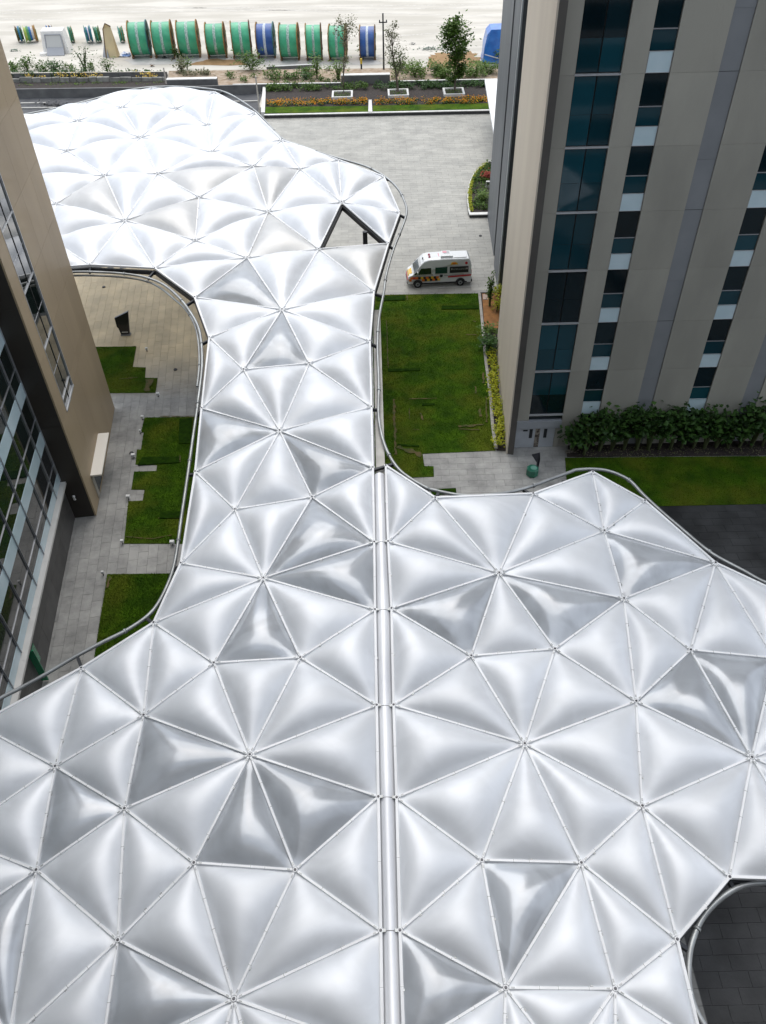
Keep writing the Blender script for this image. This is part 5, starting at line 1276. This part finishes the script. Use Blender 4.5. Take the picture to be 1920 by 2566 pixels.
def hw(z):                                              # half width at height z
    return sW if z < 1.35 else sW-.17*((z-1.35)/1.35)**1.1
prof = [(x_r+.05, .38), (x_r, .55), (x_r, 1.3), (x_r+.04, 2.0), (x_r+.12, 2.48), (x_r+.30, 2.66), (1.4, 2.70), (WB-1.0, 2.66), (WB-.62, 2.55), (WB-.32, 2.28), (WB-.16, 2.05),
        (WB+.32, 1.50), (WB+.46, 1.32), (WB+.78, 1.16), (x_n-.06, .92), (x_n, .66), (x_n-.04, .38)]
prof = [(x, z) for x, z in prof]
def side(z, x):
    w = hw(z)
    if x > WB+.3: w -= .16*((x-WB-.3)/(x_n-WB-.3))**2
    return w
mb = MB(); n = len(prof); v = []
cols_ = [-1, -.93, -.5, 0, .5, .93, 1]
for x, z in prof:
    for c in cols_:
        top = z > 2.2
        zz = z-(.07 if abs(c) == 1 and top else (.0 if abs(c) != .93 else .01))
        v.append((x, c*side(z, x), zz))
k = len(cols_)
f = [(i*k+j, (i+1)*k+j, (i+1)*k+j+1, i*k+j+1) for i in range(n-1) for j in range(k-1)]
# sides as strips of quads down to the sill
for sgn, col in ((-1, 0), (1, k-1)):
    b_ = len(v)
    for i, (x, z) in enumerate(prof):
        pass
    ring = [i*k+col for i in range(n)]
    f.append(tuple(ring) if sgn > 0 else tuple(ring[::-1]))
f.append(tuple(range((n-1)*k, n*k))+tuple(range(k-1, -1, -1)))
mb.add(v, f); bodyo = mb.build('body', VW, van)
def vside(name, poly, m, off=.012, sgn=1, parent=van):  # flat piece on the flank, follows its width
    mb = MB(); v = [(x, sgn*(side(z, x)+off), z) for x, z in poly]; v2 = [(x, sgn*(side(z, x)-.01), z) for x, z in poly]; n = len(poly)
    mb.add(v+v2, [tuple(range(n)), tuple(range(2*n-1, n-1, -1))]+[(i, n+i, n+(i+1) % n, (i+1) % n) for i in range(n)])
    return mb.build(name, m, parent)
for sgn in (1, -1):
    vside('side_window', [(x_r+.30, 1.38), (1.05, 1.38), (1.05, 1.96), (x_r+.30, 1.96)], VB if sgn > 0 else VG, sgn=sgn)
    vside('side_window', [(1.28, 1.38), (2.42, 1.38), (2.42, 1.96), (1.28, 1.96)], VT, sgn=sgn)
    vside('door_window', [(2.80, 1.38), (WB-.05, 1.36), (WB-.0, 1.50), (WB-.32, 1.92), (2.80, 1.94)], VG, sgn=sgn)
    vside('quarter_window', [(WB+.03, 1.36), (WB+.36, 1.34), (WB-.02, 1.76)], VG, .011, sgn)
    vside('red_stripe', [(x_r+.02, 1.0), (1.2, .92), (1.2, 1.07), (x_r+.02, 1.16)], VRED, sgn=sgn)
    vside('thin_stripe', [(x_r+.7, 1.19), (1.6, 1.12), (1.6, 1.135), (x_r+.7, 1.21)], VB, sgn=sgn)
    vside('sill', [(x_r+.4, .36), (WB+.4, .36), (WB+.4, .47), (x_r+.4, .47)], VB, .02, sgn)
    vside('orange_logo', [(.25, 2.16), (1.0, 2.16), (.85, 2.38), (.45, 2.38)], VYE, sgn=sgn); vside('orange_dot', [(.50, 2.18), (.80, 2.18), (.80, 2.36), (.50, 2.36)], VOR, .016, sgn)
    vside('red_star', [(-.62, 2.18), (-.50, 2.12), (-.38, 2.18), (-.38, 2.32), (-.50, 2.38), (-.62, 2.32)], VRED, sgn=sgn)
    vside('black_disc', [(1.68, 1.10), (1.78, 1.0), (1.92, 1.0), (2.0, 1.10), (1.96, 1.24), (1.72, 1.24)], VB, .014, sgn)
    vside('door_handle', [(2.62, 1.24), (2.75, 1.24), (2.75, 1.28), (2.62, 1.28)], VB, .03, sgn)
    # chequers
    cw = .245
    for r_, z0 in enumerate((.66, .89)):
        for c in range(13):
            x0 = 1.95+cw*c+(cw*.5 if r_ else 0)
            if x0+cw > x_n-.1 or (z0 < .8 and WB-.5 < x0 < WB+.4): continue
            vside('chequer', [(x0, z0), (x0+cw-.004, z0), (x0+cw-.004, z0+.225), (x0, z0+.225)], (VYE, VB, VOR, VB)[(c+r_*2+(c//2 if r_ else 0)*0) % 4] if c < 8 else (VYE, VOR, VRED, VOR)[(c+r_) % 4], .008, sgn)
    # letters on the rear window
    if sgn > 0:
        for q, xx in enumerate((.85, -.58)):
            vside('window_star', [(xx-.06, 1.70), (xx, 1.64), (xx+.06, 1.70), (xx+.06, 1.78), (xx, 1.84), (xx-.06, 1.78)], VHL, .016)
        fc = bpy.data.curves.new('lettering', 'FONT'); fc.body = 'AMBULANCE'; fc.size = .21; fc.extrude = .003; fc.align_x = 'CENTER'; fc.align_y = 'CENTER'
        fo = bpy.data.objects.new('tmp', fc); COL.objects.link(fo); bpy.context.view_layer.update()
        me = bpy.data.meshes.new_from_object(fo.evaluated_get(bpy.context.evaluated_depsgraph_get())); bpy.data.objects.remove(fo)
        me.materials.clear(); me.materials.append(VHL)
        lo = bpy.data.objects.new('window_lettering', me); COL.objects.link(lo); lo.parent = van
        lo.rotation_euler = (math.radians(90+6), 0, math.pi); lo.location = (.13, side(1.72, 0)+.03, 1.72)
    # wheels and arches
    for wx in (0, WB):
        vside('wheel_arch', [(wx+.47*math.cos(a), .36+.47*math.sin(a)) for a in [math.pi*i/10 for i in range(11)]]+[(wx-.47, .34), (wx+.47, .34)], VB, .010, sgn)
        mb = MB(); y0, y1 = sgn*(sW-.20), sgn*(sW+.03)
        mb.tube([(wx, y0, .36), (wx, y0+sgn*.02, .36), (wx, y1-sgn*.03, .36), (wx, y1, .36)], [.33, .36, .36, .33], 24); wo = mb.build('wheel', mat('tyre', (.012, .012, .013), .8), van)
        mb = MB(); mb.tube([(wx, y1, .36), (wx, y1+sgn*.012, .36)], [.21, .19], 18); mb.build('rim', VCH, wo)
        mb = MB(); mb.tube([(wx, y1+sgn*.012, .36), (wx, y1+sgn*.03, .36)], .07, 10); mb.build('hub_cap', VB, wo)
    mb = MB(); yy = sgn*(side(1.5, WB)); mb.box((WB-.02, min(yy, yy+sgn*.30), 1.42), (WB+.10, max(yy, yy+sgn*.30), 1.72)); mb.build('mirror', VHL if sgn > 0 else VB, van)
# windscreen, bonnet colours, bumper, lamps, roof gear
def across(name, x0, z0, x1, z1, f0, f1, m, off=.015):
    d = Vector((x1-x0, 0, z1-z0)).normalized(); nrm = Vector((-d.z, 0, d.x)); nrm = nrm if nrm.z > 0 or nrm.x > 0 else -nrm
    if nrm.x < 0: nrm = -nrm
    a_ = [(x0, -f0*side(z0, x0), z0), (x0, f0*side(z0, x0), z0), (x1, f1*side(z1, x1), z1), (x1, -f1*side(z1, x1), z1)]
    v = [Vector(q)+nrm*off for q in a_]+[Vector(q)-nrm*.01 for q in a_]
    mb = MB(); mb.add(v, [(0, 1, 2, 3), (4, 7, 6, 5), (0, 4, 5, 1), (1, 5, 6, 2), (2, 6, 7, 3), (3, 7, 4, 0)]); return mb.build(name, m, van)
across('windscreen', WB-.14, 2.03, WB+.33, 1.49, .86, .93, mat('windscreen_glass', (.03, .045, .05), .08, 0, coat=.25, spec=.4))
across('bonnet_stripe', WB+.50, 1.305, WB+.77, 1.17, .55, .50, VYE, .012)
across('bonnet_front', WB+.80, 1.145, x_n-.08, .95, .62, .60, VYE, .012)
across('nose_panel', x_n-.05, .90, x_n-.005, .68, .92, .92, VRED, .012)
across('grille', x_n-.003, .64, x_n-.03, .48, .62, .60, VB, .014)
across('front_bumper', x_n-.005, .56, x_n-.035, .38, 1.0, 1.0, VB, .05)
for s in (-1, 1):
    mb = MB(); q = Vector((x_n-.32, s*.74, 1.04)); mb.tube([q+Vector((-.10, 0, .02)), q+Vector((.20, s*.02, -.10))], [.17, .15], 12); hl = mb.build('headlight', VHL, van)
    mb = MB(); mb.tube([q+Vector((.18, s*.02, -.095)), q+Vector((.215, s*.02, -.11))], .085, 10); mb.build('lens', mat('lens_dark', (.16, .16, .17), .1, .3), hl)
    mb = MB(); mb.box((x_r-.04, s*.80-.09, 1.0), (x_r+.02, s*.80+.09, 1.55)); mb.build('tail_light', VRED, van)
    mb = MB(); mb.tube([(WB-1.15, s*.22, 2.66), (WB-1.15, s*.22, 2.78)], [.12, .08], 12); mb.build('beacon', mat('beacon_red', (.42, .03, .08), .25, 0, coat=.6), van)
mb = MB(); mb.box((x_r-.10, -sW, .38), (x_r+.02, sW, .62)); mb.build('rear_bumper', VB, van)
mb = MB(); mb.box((x_r-.012, -.75, 1.35), (x_r+.02, .75, 1.95)); mb.build('rear_window', VG, van)
mb = MB(); mb.prism([(.9, -.55), (1.75, -.55), (1.9, .55), (.75, .55)], 2.68, 2.86); ac = mb.build('roof_unit', VW, van)
mb = MB(); mb.box((1.0, -.40, 2.862), (1.55, .05, 2.868)); mb.build('vent_panel', VCH, ac)
mb = MB(); mb.box((x_r+.45, -.62, 2.69), (.70, .62, 2.725)); mb.build('roof_panel', VW, van)
mb = MB(); mb.box((1.98, -.45, 2.69), (2.05, .2, 2.70)); mb.build('pink_lettering', VPK, van)
mb = MB(); mb.box((1.25, -.45, 2.869), (1.62, -.12, 2.876)); mb.build('pink_lettering', VPK, ac)
mb = MB(); mb.tube([(WB-.5, .35, 2.54), (WB-.5, .35, 2.75)], [.06, .04], 8); mb.build('aerial_cap', VB, van)

# ---- black sign board
c0 = G(*Z5(872, 1490)); t = thing('sign_board', 'black slanted free standing sign board in the round court', 'sign', tuple(c0))
def on_board(px, yoff=0): q = ONP(*px, (c0.x, c0.y, 0), Vector((0, 1, 0))); return q-c0
ol = [on_board(Z5(*p)) for p in ((845, 1490), (900, 1478), (888, 1325), (795, 1370), (812, 1432), (822, 1440))]
mb = MB(); n = len(ol); vf = [(p.x, -.11, max(0, p.z)) for p in ol]; vb = [(p.x, .11, max(0, p.z)) for p in ol]
mb.add(vf+vb, [tuple(range(n)), tuple(range(n, 2*n))[::-1]]+[(i, n+i, n+(i+1) % n, (i+1) % n) for i in range(n)]); mb.build('board', mat('black_board', (.010, .010, .014), .35, 0, coat=.3), t)
mb = MB(); mb.box((ol[0].x-.05, -.2, 0), (ol[1].x+.05, .2, .10)); mb.build('base', mat('base_grey', (.22, .22, .22), .6), t)
mb = MB(); mb.box((ol[0].x+.1, -.125, .3), (ol[1].x-.1, -.112, .36)); mb.build('small_print', M_WHITE, t)
# ---- small lawn lights
def lawn_light(px, label, s=1.0):
    s *= .75
    b_ = G(*px, 0); t = thing('lawn_light', label, 'light', tuple(b_), rnd.uniform(-.3, .3), 'small white spike lights by the court lawns')
    mb = MB(); mb.tube([(0, 0, 0), (0, 0, .16)], .04, 6); mb.build('spike', M_STEEL, t)
    mb = MB(); mb.box((-.16*s, -.12*s, .16), (.16*s, .12*s, .36)); hd = mb.build('lamp_head', mat('lamp_white', (.75, .75, .73)), t)
    mb = MB(); mb.box((-.12*s, -.125*s-.01, .19), (.12*s, -.125*s, .33)); mb.build('lens', VHL, hd)
for px, l, s in ((Z6(991, 143), 'spike light at the far left corner of the notched lawn', .9), (Z6(976, 240), 'spike light at the first notch', .6), (Z6(928, 408), 'spike light beside the dark turf strip', 1.1),
              (Z6(893, 695), 'spike light at the lower stone notch', 1.0), (Z6(852, 1003), 'spike light at the near left corner of the notched lawn', .8), (Z6(1198, 1010), 'spike light under the edge pipe at the near lawn corner', 1.1),
              (Z6(718, 1220), 'spike light at the far corner of the nearest lawn', .6), (Z5(1020, 1605), 'spike light beside the stepped lawn', .8), (Z5(1098, 1918), 'spike light below the last step of the stepped lawn', 1.0)):
    lawn_light(px, l, s)
for px, l in ((Z5(1216, 1732), 'small dark drain cap on the court paving'), (Z5(720, 1160), 'small dark cap near the canopy in the tan court'), (Z6(912, 375), 'small dark cap beside the notched lawn'), (Z1(210, 1193), 'small dark bag on the plaza near the fins')):
    b_ = G(*px, 0); t = thing('drain_cap', l, 'cap', tuple(b_)); mb = MB(); mb.tube([(0, 0, 0), (0, 0, .08)], [.16, .12], 10); mb.build('cap', M_STEEL, t)
# ---- green reel with black flap
b_ = G(1240+385/4.1375, 1020+700/4.1375, 0); t = thing('hose_reel', 'green round reel with a black flap on the shaded paving', 'hose reel', (b_.x, b_.y, 0), .2)
mb = MB(); mb.tube([(0, 0, .0), (0, 0, .08), (0, 0, .55), (0, 0, .62)], [.36, .42, .42, .34], 8); mb.build('reel_body', mat('reel_green', (.01, .13, .075), .4, 0, coat=.3), t)
mb = MB(); mb.tube([(.05, -.05, .62), (.05, -.05, .645)], .22, 16); mb.build('lid_disc', mat('pale_green', (.14, .32, .25), .5), t)
mb = MB(); mb.add([(.30, .1, 0), (.52, .25, 0), (.60, .35, .9), (.58, .5, 1.35), (.02, .5, 1.30), (.12, .4, 1.15), (.34, .25, .8)], [(0, 1, 2, 3, 4, 5, 6)])
v = mb.v[:]; mb.add([q+Vector((.05, .08, 0)) for q in v], [(6, 5, 4, 3, 2, 1, 0)]); nn2 = 7
mb.f += [(i, (i+1) % 7, 7+(i+1) % 7, 7+i) for i in range(7)]; mb.fm += [0]*7; mb.build('black_flap', mat('black_plastic', (.01, .01, .014), .4), t)
heap((1240+780/4.1375, 1020+480/4.1375), .35, M_RUST, 'rusty stones at the corner of the tower bed', 40, .3, .2)
print('ALL DONE', len(bpy.data.objects))
